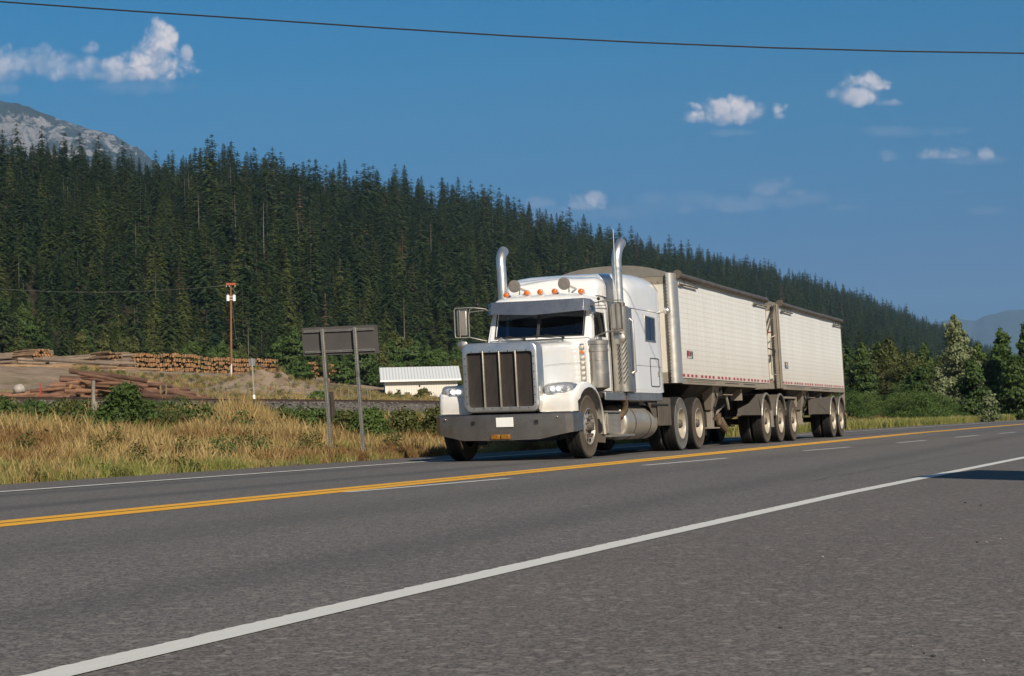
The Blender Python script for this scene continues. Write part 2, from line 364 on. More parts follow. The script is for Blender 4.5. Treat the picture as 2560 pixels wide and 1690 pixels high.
def panelmat():
    m, T, b, oc, pos = newmat('ribbed_trailer_panel')
    s = T.sep(oc); x, z = s[0], s[2]
    fz = T.math('FRACT', T.math('DIVIDE', z, 0.1035)); line = T.math('LESS_THAN', T.math('ABSOLUTE', T.math('SUBTRACT', fz, 0.5)), 0.075)
    fx = T.math('FRACT', T.math('DIVIDE', x, 0.34)); vx = T.math('LESS_THAN', T.math('ABSOLUTE', T.math('SUBTRACT', fx, 0.5)), 0.07)
    fr = T.math('ABSOLUTE', T.math('SUBTRACT', T.math('FRACT', T.math('DIVIDE', z, 0.05175)), 0.5)); riv = T.math('MULTIPLY', vx, T.math('LESS_THAN', fr, 0.17))
    band = T.maprange(T.noise(T.scale(oc, (0.9, 1, 0.15)), 1.6, 3), 0.35, 0.65)
    base = T.mix(band, (0.77, 0.77, 0.72), (0.71, 0.70, 0.645))
    low = T.maprange(z, 2.4, 1.4); base = T.mix(T.math('MULTIPLY', low, 0.55), base, (0.52, 0.455, 0.36))
    streak = T.maprange(T.noise(T.scale(oc, (5, 1, 0.25)), 3, 5, 0.7), 0.6, 0.8); base = T.mix(T.math('MULTIPLY', streak, 0.25), base, (0.36, 0.32, 0.26))
    col = T.mix(T.math('MULTIPLY', line, 0.32), base, (0.40, 0.36, 0.30)); col = T.mix(T.math('MULTIPLY', riv, 0.26), col, (0.27, 0.24, 0.2))
    T.l.new(col, b.inputs['Base Color']); b.inputs['Roughness'].default_value = 0.42
    hgt = T.math('SUBTRACT', T.math('MULTIPLY', T.noise(T.scale(oc, (1, 1, 3)), 1.4, 2), 0.6), T.math('MULTIPLY', line, 0.3))
    T.l.new(T.bump(hgt, 0.25, 0.03), b.inputs['Normal']); return m
M['panel'] = panelmat()

# ---------------------------------------------------------------- terrain height
def interp(x, xs, ys): return np.interp(x, xs, ys)
PY = [-400, -60, -14, 3.55, 3.9, 5.2, 8, 14, 22, 30, 33.2, 34.3, 38.2, 39.6, 45, 70, 88, 100, 125, 141, 400]
PZ = [-1.0, -0.6, -0.05, -0.05, -0.08, -0.30, -0.25, 0.10, 0.60, 1.05, 1.25, 2.13, 2.13, 1.75, 2.1, 3.4, 4.6, 5.7, 9.3, 10.45, 10.8]
HW_, HH_ = sqrt(FW[0]**2 + FW[1]**2), None
hx, hy = FW[0] / HW_, FW[1] / HW_
RPX = [-700, -200, 0, 200, 400, 560, 800, 1000, 1200, 1500, 1700, 1900, 2100, 2300, 2560, 3200]
RSY = [405, 425, 440, 452, 484, 498, 540, 560, 590, 655, 692, 716, 764, 836, 950, 1000]     # skyline of bare ground
RR  = [700, 720, 750, 770, 800, 830, 880, 930, 1020, 1200, 1400, 1650, 1900, 2100, 2400, 2600]
FO  = [230, 280, 300, 310, 325, 335, 355, 390, 420, 520, 600, 680, 760, 850, 1000, 1200]
def vnoise(x, y, seed=0):
    return (np.sin(x * 1.0 + 1.3 * seed + 1.7 * np.sin(y * 0.7 + seed)) * np.sin(y * 1.1 + 2.1 * seed + 1.3 * np.sin(x * 0.6 - seed))
            + 0.5 * np.sin(2.3 * x + 0.9 * y + seed * 3) * np.sin(2.1 * y - 1.1 * x + seed) + 0.25 * np.sin(5.1 * x + 3.3 * y) * np.sin(4.7 * y - 3.9 * x + seed)) / 1.75
def polar(x, y):
    dx, dy = x - CAM[0], y - CAM[1]; d = dx * hx + dy * hy; s = dx * hy - dy * hx
    dd = np.maximum(d, 1.0); return d, 1280 + F * s / dd
def roadoff(x): return np.where(x > 30, -0.031 * (x - 30) - 0.00004 * (x - 30) ** 2, 0.0)
def ground(x, y):
    x = np.asarray(x, float); y = np.asarray(y, float)
    ye = y - roadoff(np.minimum(x, 200))
    z = interp(ye, PY, PZ)
    rough = np.clip((ye - 4) / 4, 0, 1) * np.where(ye > 40, 1.6, 1.0) * np.where((ye > 33.5) & (ye < 39.5), 0.05, 1)
    z = z + rough * (0.13 * vnoise(x * 0.5, y * 0.5, 1) + 0.05 * vnoise(x * 2.1, y * 2.3, 2))
    d, px = polar(x, y)
    # dirt mounds in front of the log yard
    for mx, md, mh, mr in ((650, 203, 1.9, 5.5), (705, 206, 1.3, 5), (590, 225, .7, 5), (775, 215, .9, 5), (850, 235, 1.2, 5)):
        ax, ay = xy(mx, md); z = z + mh * np.exp(-((x - ax) ** 2 + (y - ay) ** 2) / mr ** 2) * (1 + 0.25 * vnoise(x * 0.9, y * 0.9, 5))
    R = interp(px, RPX, RR); Fo = interp(px, RPX, FO); Zr = CAM[2] + (1066 - 0.026 * (px - 1280) - interp(px, RPX, RSY)) / F * R
    t = np.clip((d - Fo) / (R - Fo), 0, 1)
    hill = z + (Zr - z) * t ** 0.85 + np.sin(t * pi) * 5 * vnoise(x * 0.02, y * 0.02, 3)
    back = np.clip((d - R) / 900, 0, 1); hill = hill * (1 - 0.6 * back ** 1.5)
    return np.where((d > 50) & (t > 0), hill, z)
def gz(x, y): return float(ground(np.array([x]), np.array([y]))[0])

def groundmat():
    m, T, b, oc, pos = newmat('ground_soil_and_dry_grass')
    s = T.sep(pos); y = s[1]; z = s[2]
    n = T.noise(pos, 0.35, 8, 0.65); n2 = T.noise(pos, 3.0, 6, 0.7); n3 = T.noise(pos, 0.045, 5, 0.6)
    verge = T.mix(T.maprange(n2, 0.35, 0.65), (0.15, 0.105, 0.05), (0.10, 0.085, 0.035))
    grav = T.mix(T.maprange(T.vor(pos, 7, 'F1', 'Color'), 0.1, 0.9), (0.06, 0.052, 0.045), (0.20, 0.18, 0.155))
    dirt = T.mix(T.maprange(n, 0.4, 0.62), (0.30, 0.23, 0.16), (0.20, 0.145, 0.10)); dirt = T.mix(T.maprange(n3, 0.5, 0.62), dirt, (0.13, 0.115, 0.05))
    dirt = T.mix(T.maprange(n2, 0.62, 0.72), dirt, (0.10, 0.08, 0.06))
    hill = T.mix(T.maprange(n, 0.35, 0.6), (0.27, 0.18, 0.085), (0.13, 0.095, 0.045))
    c = T.mix(T.maprange(y, 30.5, 32.0), verge, grav); c = T.mix(T.maprange(y, 39.0, 41.0), c, dirt)
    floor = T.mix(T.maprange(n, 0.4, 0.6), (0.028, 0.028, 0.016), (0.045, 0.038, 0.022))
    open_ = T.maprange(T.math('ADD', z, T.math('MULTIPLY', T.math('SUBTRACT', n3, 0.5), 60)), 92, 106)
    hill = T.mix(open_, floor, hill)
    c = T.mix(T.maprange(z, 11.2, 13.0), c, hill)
    T.l.new(c, b.inputs['Base Color']); b.inputs['Roughness'].default_value = 0.95; b.inputs['Specular IOR Level'].default_value = 0.15
    T.l.new(T.bump(T.noise(pos, 2.2, 7, 0.7), 0.7, 0.25), b.inputs['Normal']); return m
M['ground'] = groundmat()
def build_ground():
    th0 = atan2(hy, hx)
    a = np.concatenate([np.linspace(-pi + th0, th0 - 0.42, 60)[:-1], np.linspace(th0 - 0.42, th0 + 0.42, 420), np.linspace(th0 + 0.42, th0 + pi, 60)[1:]])
    d = [0.0]; r = 3.0
    while r < 3600: d.append(r); r *= 1.0135 if r < 420 else 1.03
    d += [5000, 9000, 16000, 24000]
    d = np.array(d); A, D = np.meshgrid(a, d)
    X = CAM[0] + np.cos(A) * D; Y = CAM[1] + np.sin(A) * D; Z = ground(X, Y)
    far = np.clip((D - 3600) / 1500, 0, 1); Z = Z * (1 - far) - 40 * far
    n = len(a); v = np.stack([X, Y, Z], -1).reshape(-1, 3)
    i, j = np.meshgrid(np.arange(len(d) - 1), np.arange(n - 1), indexing='ij'); k = (i * n + j).ravel()
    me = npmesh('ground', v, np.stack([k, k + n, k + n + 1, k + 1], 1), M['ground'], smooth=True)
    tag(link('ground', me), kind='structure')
build_ground()

# ---------------------------------------------------------------- road
def asphalt(name, dark, light, tracks):
    m, T, b, oc, pos = newmat(name)
    v = T.vor(pos, 58, 'F1', 'Color'); vf = T.vor(pos, 118, 'F1', 'Color'); g = T.math('ADD', T.math('MULTIPLY', T.sep(v)[0], 0.38), T.math('MULTIPLY', T.sep(vf)[0], 0.62)); v2 = T.noise(pos, 150, 3, 0.8); far = T.noise(T.scale(pos, (0.25, 1, 1)), 1.3, 5)
    c = T.mix(T.maprange(g, 0.18, 0.85), dark, light); c = T.mix(T.maprange(v2, 0.35, 0.7, 0, 0.55), c, tuple(x * 0.62 for x in dark))
    odd = T.mix(0.6, c, T.mix(T.sep(v)[1], (0.10, 0.07, 0.055), (0.085, 0.09, 0.09))); c = T.mix(0.4, c, odd)
    st = T.math('GREATER_THAN', T.sep(T.vor(pos, 38, 'F1', 'Color'))[2], 0.965); c = T.mix(T.math('MULTIPLY', st, 0.6), c, (0.25, 0.23, 0.2))
    c = T.mix(T.maprange(far, 0.35, 0.65, 0.0, 0.12), c, tuple(x * 0.7 for x in dark))
    y = T.sep(pos)[1]
    for ty, wd, am in tracks:      # polished, oil-darkened wheel tracks
        t = T.maprange(T.math('ABSOLUTE', T.math('SUBTRACT', T.math('ADD', y, T.math('MULTIPLY', T.math('SUBTRACT', far, 0.5), 0.25)), ty)), 0.0, wd, am, 0.0, True)
        c = T.mix(t, c, (0.045, 0.044, 0.045))
    T.l.new(c, b.inputs['Base Color']); b.inputs['Roughness'].default_value = 0.82; b.inputs['Specular IOR Level'].default_value = 0.35
    T.l.new(T.bump(g, 0.8, 0.006), b.inputs['Normal']); return m
M['asph'] = asphalt('lane_asphalt', (0.060, 0.057, 0.052), (0.305, 0.288, 0.260), [(0.95, .5, .45), (-1.1, .5, .45), (-4.6, .8, .22), (-6.6, .5, .28)])
M['shoulder'] = asphalt('shoulder_asphalt', (0.066, 0.059, 0.053), (0.285, 0.254, 0.226), [])
XS = np.concatenate([np.linspace(-60, 30, 31), np.linspace(33, 420, 60)])
def strip(name, mt, y0, y1, z, xs=XS, kind='structure'):
    y0 = y0(xs) if callable(y0) else np.full_like(xs, y0); y1 = y1(xs) if callable(y1) else np.full_like(xs, y1)
    o = roadoff(xs); v = np.concatenate([np.stack([xs, y0 + o, np.full_like(xs, z)], 1), np.stack([xs, y1 + o, np.full_like(xs, z)], 1)])
    n = len(xs); k = np.arange(n - 1); me = npmesh(name, v, np.stack([k, k + 1, k + 1 + n, k + n], 1), mt); return tag(link(name, me), kind=kind)
def nearline(x): return np.interp(x, [-60, -24, -22.2, -19.8, -14.6, -4.6, 10, 40], [-7.45, -7.505, -7.54, -7.61, -7.81, -8.43, -9.6, -12.6]) - roadoff(x)
strip('road', M['asph'], nearline, 3.62, 0.0)
strip('road_shoulder', M['shoulder'], -16.0, nearline, 0.0)
strip('far_shoulder_asphalt', M['shoulder'], 1.66, 3.60, 0.004)
def paint(name, col, worn):
    m, T, b, oc, pos = newmat(name); n = T.noise(pos, 70, 5, 0.7); n2 = T.noise(T.scale(pos, (0.6, 9, 1)), 7, 4)
    c = T.mix(T.maprange(n2, 0.3, 0.7, 0, 0.35), col, tuple(x * 0.82 for x in col)); c = T.mix(T.maprange(n, 0.5 + worn, 0.58 + worn, 0, 0.9), c, (0.09, 0.085, 0.08))
    T.l.new(c, b.inputs['Base Color']); b.inputs['Roughness'].default_value = 0.6; T.l.new(T.bump(T.vor(pos, 62), 0.3, 0.004), b.inputs['Normal']); return m
M['pw'] = paint('white_road_paint', (0.62, 0.61, 0.56), 0.14); M['py'] = paint('yellow_road_paint', (0.76, 0.38, 0.012), 0.16)
def ragged(f, amp, seed):      # the far edge of the thermoplastic line is frayed by the stones
    return lambda x: f(x) + amp * vnoise(x * 23, x * 0 + seed, seed) + 0.6 * amp * vnoise(x * 71, x * 0 + seed, seed + 1)
xf = np.concatenate([np.arange(-30, 5, 0.02), np.linspace(5.1, 40, 60)])
strip('white_edge_line', M['pw'], ragged(lambda x: nearline(x) + 0.064, 0.008, 2), lambda x: nearline(x) - 0.066, 0.003, xf)
strip('yellow_line_near', M['py'], -2.975, -2.72, 0.003); strip('yellow_line_far', M['py'], -2.665, -2.44, 0.003)
strip('white_edge_line_far', M['pw'], 1.56, 1.73, 0.008)
def dashes():
    mb = MB()
    segs = [(-13.05,-3.02,-9.75,-3.39),(-5.2,-3.61,-1.84,-3.94),(2.91,-4.19,5.8,-4.54),(9.9,-4.87,12.83,-5.11),(16.81,-5.33,19.95,-5.59),(23.25,-5.86,25.9,-6.12),(31,-6.55,34,-6.8),(39,-7.2,42,-7.45)]
    for x0, y0, x1, y1 in segs:
        w = 0.055; mb.add([(x0, y0 - w, .003), (x1, y1 - w, .003), (x1, y1 + w, .003), (x0, y0 + w, .003)], [(0, 1, 2, 3)])
    tag(mb.build('lane_dashes', M['pw'], flat=True), kind='structure')
    xs = np.arange(-13, 34, 0.25); cy = np.interp(xs, [-24, -14, -4, 8, 20, 33], [-6.9, -7.0, -7.3, -7.7, -8.2, -8.9])
    jit = 0.03 * vnoise(xs * 3, xs * 0, 4); wd = 0.0015 + 0.006 * (vnoise(xs * 5, xs * 0, 8) > 0.1)
    v = np.concatenate([np.stack([xs, cy + jit - wd, np.full_like(xs, .002)], 1), np.stack([xs, cy + jit + wd, np.full_like(xs, .002)], 1)]); n = len(xs); k = np.arange(n - 1)
    tag(link('road_crack', npmesh('road_crack', v, np.stack([k, k + 1, k + 1 + n, k + n], 1), M['black'])), kind='structure')
dashes()
# ================================================================ TRUCK
HR = 0.53
def wheel(parent, x, side, dual=True, wall='tyreb', steer=False, share={}):
    key = (dual, wall, steer, side)
    y = side * (1.21 if steer else 1.255)
    w = empty('wheel', None, None, (x, y + LEAN * HR, HR)); w.parent = parent; w.rotation_euler = (-LEAN, 0, random.uniform(0, 0) )
    if key in share:
        for nm, me in share[key]: link(nm, me, w)
        return w
    out = side; made = []
    def tyre(y0, wd):
        mb = MB(); p = [(0, .30), (.012, .335), (.02, .40), (.012, .455), (.0, .49), (.012, .515), (.03, .53), (wd / 2 - .045, .533), (wd / 2 - .04, .522), (wd / 2 - .03, .522), (wd / 2 - .025, .534), (wd / 2 + .025, .534), (wd / 2 + .03, .522), (wd / 2 + .04, .522), (wd / 2 + .045, .533), (wd - .03, .53), (wd - .012, .515), (wd, .49), (wd - .012, .455), (wd - .02, .40), (wd - .012, .335), (wd, .30)]
        mb.lathe([(h, r) for h, r in p], (0, y0, 0), (0, -out, 0), 48)
        # side walls in the dusty colour
        n = 48
        for i, f in enumerate(mb.f): mb.m[i] = 0 if (i // n) in range(5, 15) else 1
        return mb
    T_ = tyre(0, .27)
    o = T_.build('tyre', [M['tread'], M[wall]], w); made.append(('tyre', o.data))
    if dual:
        T2 = tyre(-out * .32, .27); o = T2.build('inner_tyre', [M['tread'], M[wall]], w); made.append(('inner_tyre', o.data))
    mb = MB(); ax = (0, -out, 0)
    if steer:
        mb.lathe([(.0, .305), (-.005, .295), (.02, .285), (.045, .28), (.035, .22), (.01, .16), (.005, .13), (.05, .125)], (0, 0, 0), ax, 40)
    else:
        mb.lathe([(.0, .305), (-.005, .295), (.02, .283), (.06, .275), (.15, .262), (.175, .22), (.16, .15), (.155, .12)], (0, 0, 0), ax, 40)
    o = mb.build('rim', M['rimalu'] if steer else M['rim'], w, angle=50); made.append(('rim', o.data))
    mb = MB()
    for k in range(10):
        a = 2 * pi * k / 10
        if steer: c = (.243 * cos(a), out * -.027, .243 * sin(a)); r = .027
        else: c = (.205 * cos(a), out * -.168, .205 * sin(a)); r = .027
        mb.cyl(c, (c[0], c[1] + out * .012, c[2]), r, 12)
    o = mb.build('hand_hole', M['black'], w); made.append(('hand_hole', o.data))
    mb = MB(); base = -.008 if steer else -.16
    for k in range(10):
        a = 2 * pi * (k + .5) / 10; mb.cyl((.165 * cos(a), out * base, .165 * sin(a)), (.165 * cos(a), out * (base + .045), .165 * sin(a)), .016, 6)
    if steer: mb.lathe([(-.07, .001), (-.07, .05), (-.055, .075), (-.01, .085), (.04, .10)], (0, 0, 0), ax, 20)
    else: mb.lathe([(-.0, .001), (-.0, .07), (.03, .085), (.16, .10)], (0, 0, 0), ax, 20)
    o = mb.build('hub', M['grime'], w); made.append(('hub', o.data))
    share[key] = made
    return w

TR = empty('semi_truck', 'white long-nosed highway tractor with tall chrome exhaust stacks pulling two grain trailers', 'truck')
def P(mb, name, m, bevel=0.0, parent=None, **k): return build_any(mb, name, m, parent or TR, lean=True, bevel=bevel, **k)

def tractor():
    # chassis
    mb = MB()
    for y in (-.43, .43): mb.box(-.5, 8.1, y - .04, y + .04, .70, .98)
    mb.box(-.35, 1.9, -.36, .36, .42, .86); mb.box(1.9, 3.0, -.25, .25, .5, .85); mb.box(-.75, -.45, -.5, .5, .45, .75)
    mb.cyl((0, -1, .48), (0, 1, .48), .075, 12); mb.box(-.5, .6, -.52, -.46, .50, .62); mb.box(-.5, .6, .46, .52, .50, .62)
    for x in (5.84, 7.21): mb.cyl((x, -1, HR), (x, 1, HR), .1, 12); mb.sphere((x, 0, HR), .26, 12)
    mb.cyl((3, 0, .7), (5.8, 0, .6), .06, 8)
    mb.box(5.9, 7.3, -.5, .5, .98, 1.12)
    P(mb, 'chassis', M['frame'])
    mb = MB(); mb.prism([(5.9, 1.1), (7.5, 1.1), (7.4, 1.22), (6.0, 1.22)], 'y', -.45, .45); P(mb, 'fifth_wheel', M['frame'])
    # bumper: a swept plate, closed at both ends
    st = [(-1.22, -.34, .765, .48), (-1.225, -.66, .765, .46), (-1.20, -.80, .765, .455), (-1.10, -.89, .765, .435), (-.66, -.975, .762, .345), (0, -1.01, .76, .335), (.66, -.975, .762, .345), (1.10, -.89, .765, .435), (1.20, -.80, .765, .455), (1.225, -.66, .765, .46), (1.22, -.34, .765, .48)]
    rings = []
    for y, x, zt, zb in st:
        sx, sy = (.05, 0) if abs(y) < 1.15 else (0, -.05 * np.sign(y))
        if abs(y) < 1.21 and abs(y) > 1.15: sx, sy = .035, -.035 * np.sign(y)
        rings.append([(x, y, zb), (x - .004, y, (zb + zt) / 2), (x, y, zt - .02), (x + .3 * sx, y + .3 * sy, zt), (x + sx * 1.8, y + sy * 1.8, zt - .005), (x + sx, y + sy, zt - .05), (x + sx, y + sy, zb + .01)])
    mb = MB(); mb.loft(rings); bp_ = P(mb, 'bumper', M['bumper'], angle=28)
    mb = MB()
    for y in (-.66, .44): mb.box(-1.012, -.96, y, y + .055, .60, .66)
    P(mb, 'tow_hook_hole', M['black'], parent=bp_)
    mb = MB()
    for y, z in ((.30, .725), (.52, .61), (-.53, .60), (.12, .47), (-.34, .475), (-.46, .50), (.98, .70), (-.98, .70)): mb.sphere((-1.0 + .06 * abs(y), y, z), .014, 8)
    P(mb, 'bolt', M['steel'], parent=bp_)
    mb = MB(); mb.box(-1.03, -1.018, -.245, .055, .555, .71); P(mb, 'licence_plate', M['plate'], .004)
    for y in (-.10, .07):
        mb = MB(); mb.box(-1.06, -.97, y - .075, y + .075, .355, .435); P(mb, 'fog_lamp', M['amberd'], .012)
    # grille surround
    xg = -.885
    outer = rrect(.665, .578, .13, 6, -.0, 1.372); inner = rrect(.578, .452, .05, 6, -.0, 1.337)
    n = len(outer); rings = [[(-.60, y, z) for y, z in rrect(.665, .578, .13, 6, 0, 1.372)], [(xg + .055, y, z) for y, z in outer], [(xg + .012, y * .985, 1.372 + (z - 1.372) * .985) for y, z in outer], [(xg, y * .955, 1.372 + (z - 1.372) * .955) for y, z in outer], [(xg, y, z) for y, z in inner], [(xg + .05, y, z) for y, z in inner]]
    mb = MB(); mb.loft(rings, caps=False); gs = P(mb, 'grille_surround', M['chrome'], angle=50)
    mb = MB()
    for k in range(7):
        for zz in (.865, 1.805): mb.sphere((xg - .002, -.48 + .16 * k, zz), .011, 6)
        for yy in (-.60, .60): mb.sphere((xg - .002, yy, .95 + .125 * k), .011, 6)
    P(mb, 'bolt', M['frame'], parent=gs)
    mb = MB(); mb.box(xg + .045, xg + .05, -.585, .585, .88, 1.80); P(mb, 'grille_mesh', M['mesh'])
    for y in (-.285, .0, .285):
        mb = MB(); mb.box(xg - .012, xg + .04, y - .011, y + .011, .872, 1.806); P(mb, 'grille_bar', M['alu'], .006)
    mb = MB(); mb.tube([(-.78, 0, 1.94), (-.80, 0, 2.0), (-.72, 0, 2.015), (-.62, 0, 1.985)], [.022, .026, .02, .008], 8); P(mb, 'hood_ornament', M['chrome'])
    # hood
    rings = []
    for x, hw, zt, zb, r in ((-.62, .64, 1.925, .80, .12), (-.3, .66, 1.955, .9, .13), (.2, .695, 1.99, 1.0, .14), (.8, .745, 2.03, 1.1, .15), (1.12, .785, 2.05, 1.1, .16), (1.26, .80, 2.06, 1.1, .16)):
        ring = [(x, -hw - .02, zb), (x, -hw - .01, (zb + zt) / 2)] + [(x, -hw + r - r * cos(a), zt - .03 - r + r * sin(a)) for a in np.linspace(0, pi / 2, 7)] + [(x, y, zt - .03 * (y / hw) ** 2) for y in np.linspace(-hw + r + .05, hw - r - .05, 7)] + [(x, hw - r + r * sin(a), zt - .03 - r + r * cos(a)) for a in np.linspace(0, pi / 2, 7)] + [(x, hw + .01, (zb + zt) / 2), (x, hw + .02, zb)]
        rings.append(ring)
    mb = MB(); mb.loft(rings); hd = P(mb, 'hood', M['white'], angle=40)
    mb = MB()
    for s in (-1, 1): mb.tube([(-.55, s * .672, 1.55), (.2, s * .722, 1.60), (1.15, s * .81, 1.64)], .002, 4)
    P(mb, 'crease_line', M['grime'], parent=hd)
    # fenders
    path = [(-.70, .79, .22), (-.70, .93, .22), (-.67, 1.05, .20), (-.58, 1.15, .19), (-.44, 1.22, .16), (-.24, 1.268, .125), (0, 1.285, .10), (.22, 1.27, .09), (.42, 1.215, .085), (.58, 1.125, .08), (.71, 1.0, .075), (.80, .86, .07), (.86, .70, .065), (.90, .54, .06), (.925, .40, .055)]
    for s in (-1, 1):
        rings = []
        for i, (x, z, lip) in enumerate(path):
            a = path[max(i - 1, 0)]; b = path[min(i + 1, len(path) - 1)]; tx, tz = b[0] - a[0], b[1] - a[1]; L_ = sqrt(tx * tx + tz * tz); nx, nz = tz / L_, -tx / L_   # inward normal
            ye = 1.225 if i > 2 else 1.19
            w_in = .60 if i < 9 else .9
            rings.append([(x + nx * d, s * y, z + nz * d) for y, d in ((w_in, 0), (ye - .09, 0), (ye - .03, .012), (ye, .045), (ye + .004, lip), (ye - .02, lip + .004), (ye - .03, .07), (ye - .1, .03), (w_in, .03))])
        mb = MB(); mb.loft(rings); f_ = P(mb, 'fender', M['white'], angle=45)
        # front apron under the lamp and inner wheel house
        mb = MB(); mb.hexa([(-.70, s * .64, .79), (-.70, s * 1.10, .79), (-.66, s * 1.12, 1.08), (-.66, s * .64, 1.08)], [(-.60, s * .64, .79), (-.50, s * 1.18, .79), (-.50, s * 1.18, 1.1), (-.60, s * .64, 1.12)]); P(mb, 'apron', M['white'], .01, parent=f_)
        mb = MB(); mb.box(-.60, .80, s * .62 - .01, s * .62 + .01, .75, 1.2); mb.box(.84, .88, min(s * .6, s * 1.17), max(s * .6, s * 1.17), .45, .95); P(mb, 'wheel_house', M['black'], parent=f_)
        mb = MB(); mb.box(-.74, -.30, min(s * .64, s * 1.17), max(s * .64, s * 1.17), .772, .792); P(mb, 'apron_trim', M['chrome'], .006, parent=f_)
        mb = MB(); mb.hexa([(.87, s * .96, .26), (.87, s * 1.2, .24), (.93, s * 1.215, .56), (.93, s * .96, .56)], [(.885, s * .96, .26), (.885, s * 1.2, .24), (.945, s * 1.215, .56), (.945, s * .96, .56)]); P(mb, 'mud_flap', M['grime'], .01)
        # headlight pod
        rings = []
        for x, wy, wz in ((-.66, .205, .062), (-.675, .235, .088), (-.64, .252, .108), (-.50, .255, .112), (-.35, .235, .10), (-.20, .17, .075), (-.12, .10, .04)):
            cy = .925; ring = []
            for k in range(28):
                a = 2 * pi * k / 28; cx_, cz_ = cos(a), sin(a); e = .55
                yy = wy * np.sign(cx_) * abs(cx_) ** e; zz = wz * np.sign(cz_) * abs(cz_) ** e
                ring.append((x + .50 * (max(0, (yy + wy) / 1) ** 2) * .75, s * (cy + yy), 1.155 + zz + .03 * yy))
            rings.append(ring)
        mb = MB(); mb.loft(rings[1:]); hl = P(mb, 'headlight', M['chrome'], angle=50)
        mb = MB(); r0 = rings[0]; cen = [(sum(p[0] for p in r0) / 28 - .005, s * .925, 1.155)]
        mb.add(r0 + [(p[0] - .012, s * .925 + (p[1] - s * .925) * .9, 1.155 + (p[2] - 1.155) * .8) for p in r0], [(k, (k + 1) % 28, 28 + (k + 1) % 28, 28 + k) for k in range(28)] + [tuple(range(28, 56))]); P(mb, 'lens', M['lens'], parent=hl)
        for yy, rr in ((.835, .034), (.93, .034)):
            px_ = -.705 + .375 * (yy - .925 + .2) ** 2
            mb = MB(); mb.lathe([(0, .001), (0, rr * (.95 if s > 0 else .6)), (.02, rr)], (px_, s * yy, 1.16), (1, 0, 0), 16); P(mb, 'bulb', M['bulb'], parent=hl)
            mb = MB(); mb.lathe([(-.004, rr), (-.008, rr * 1.12), (.01, rr * 1.2)], (px_ + .004, s * yy, 1.16), (1, 0, 0), 20); P(mb, 'lamp_ring', M['chrome'], parent=hl)
        mb = MB(); mb.hexa([(-.63, s * 1.04, 1.10), (-.585, s * 1.135, 1.11), (-.585, s * 1.135, 1.205), (-.63, s * 1.04, 1.21)], [(-.60, s * 1.04, 1.10), (-.55, s * 1.135, 1.11), (-.55, s * 1.135, 1.205), (-.60, s * 1.04, 1.21)]); P(mb, 'turn_signal', M['amber'], .008, parent=hl)
        mb = MB(); mb.tube([(-.45, s * .60, 1.13), (-.45, s * .78, 1.14)], .055, 12); P(mb, 'bracket', M['chrome'], parent=hl)
    # cab body below the windows
    mb = MB(); rings = []
    for x, hw in ((1.12, .90), (1.2, .955), (1.35, .975), (2.28, .985)):
        rings.append([(x, -hw, 1.10), (x, -hw, 1.9), (x, -hw + .02, 2.06), (x, hw - .02, 2.06), (x, hw, 1.9), (x, hw, 1.10)])
    mb.loft(rings); cab = P(mb, 'cab', M['white'], .012)
    mb = MB()
    for s in (-1, 1):
        for pts in ([(1.32, 1.14), (1.32, 2.0)], [(2.14, 1.14), (2.14, 2.62)], [(1.32, 1.14), (2.14, 1.14)]): mb.tube([(x, s * .985, z) for x, z in pts], .006, 4)
    P(mb, 'door_seam', M['frame'], parent=cab)
    # cab upper: pillars as frames round the openings
    wb = 2.07; wt = 2.60
    def fx(y, z): return 1.06 + .10 * abs(y) + (z - wb) * .42      # windshield plane, slightly veed
    mb = MB()
    for s in (-1, 1):
        o4 = [(fx(0, wb), 0, wb), (fx(.9, wb), s * .93, wb), (fx(.9, wt) , s * .90, wt), (fx(0, wt), 0, wt)]
        i4 = [(fx(.02, wb + .045), s * .02, wb + .045), (fx(.82, wb + .045), s * .80, wb + .045), (fx(.8, wt - .03), s * .80, wt - .03), (fx(.02, wt - .03), s * .02, wt - .03)]
        mb.frame(o4, i4, (.05, 0, 0))
        so = [(1.16, s * .965, wb - .02), (2.28, s * .975, wb - .02), (2.28, s * .93, 2.68), (1.42, s * .915, 2.66), (1.37, s * .92, wt)]
        si = [(1.36, s * .962, wb + .03), (2.10, s * .968, wb + .03), (2.10, s * .938, 2.54), (1.50, s * .935, 2.54), (1.46, s * .937, 2.50)]
        mb.frame(so, si, (0, -s * .05, 0))
    mb.box(2.24, 2.28, -.93, .93, wb, 2.68)
    up = P(mb, 'window_frame', M['white'], .008, parent=cab)
    mb = MB()
    for s in (-1, 1):
        mb.add([(fx(.02, wb) + .012, s * .012, wb + .02), (fx(.82, wb) + .012, s * .82, wb + .02), (fx(.82, wt) + .012, s * .82, wt - .01), (fx(.02, wt) + .012, s * .012, wt - .01)], [(0, 1, 2, 3)])
    P(mb, 'windshield', M['glass'], flat=True)
    mb = MB()
    for s in (-1, 1):
        i4 = [(fx(.0, wb + .03) - .006, s * .008, wb + .035), (fx(.83, wb + .03) - .006, s * .835, wb + .035), (fx(.83, wt - .02) - .006, s * .835, wt - .02), (fx(.0, wt - .02) - .006, s * .008, wt - .02)]
        j4 = [(fx(.02, wb + .055) - .006, s * .026, wb + .055), (fx(.8, wb + .055) - .006, s * .81, wb + .055), (fx(.8, wt - .04) - .006, s * .81, wt - .04), (fx(.02, wt - .04) - .006, s * .026, wt - .04)]
        mb.frame(i4, j4, (.012, 0, 0))
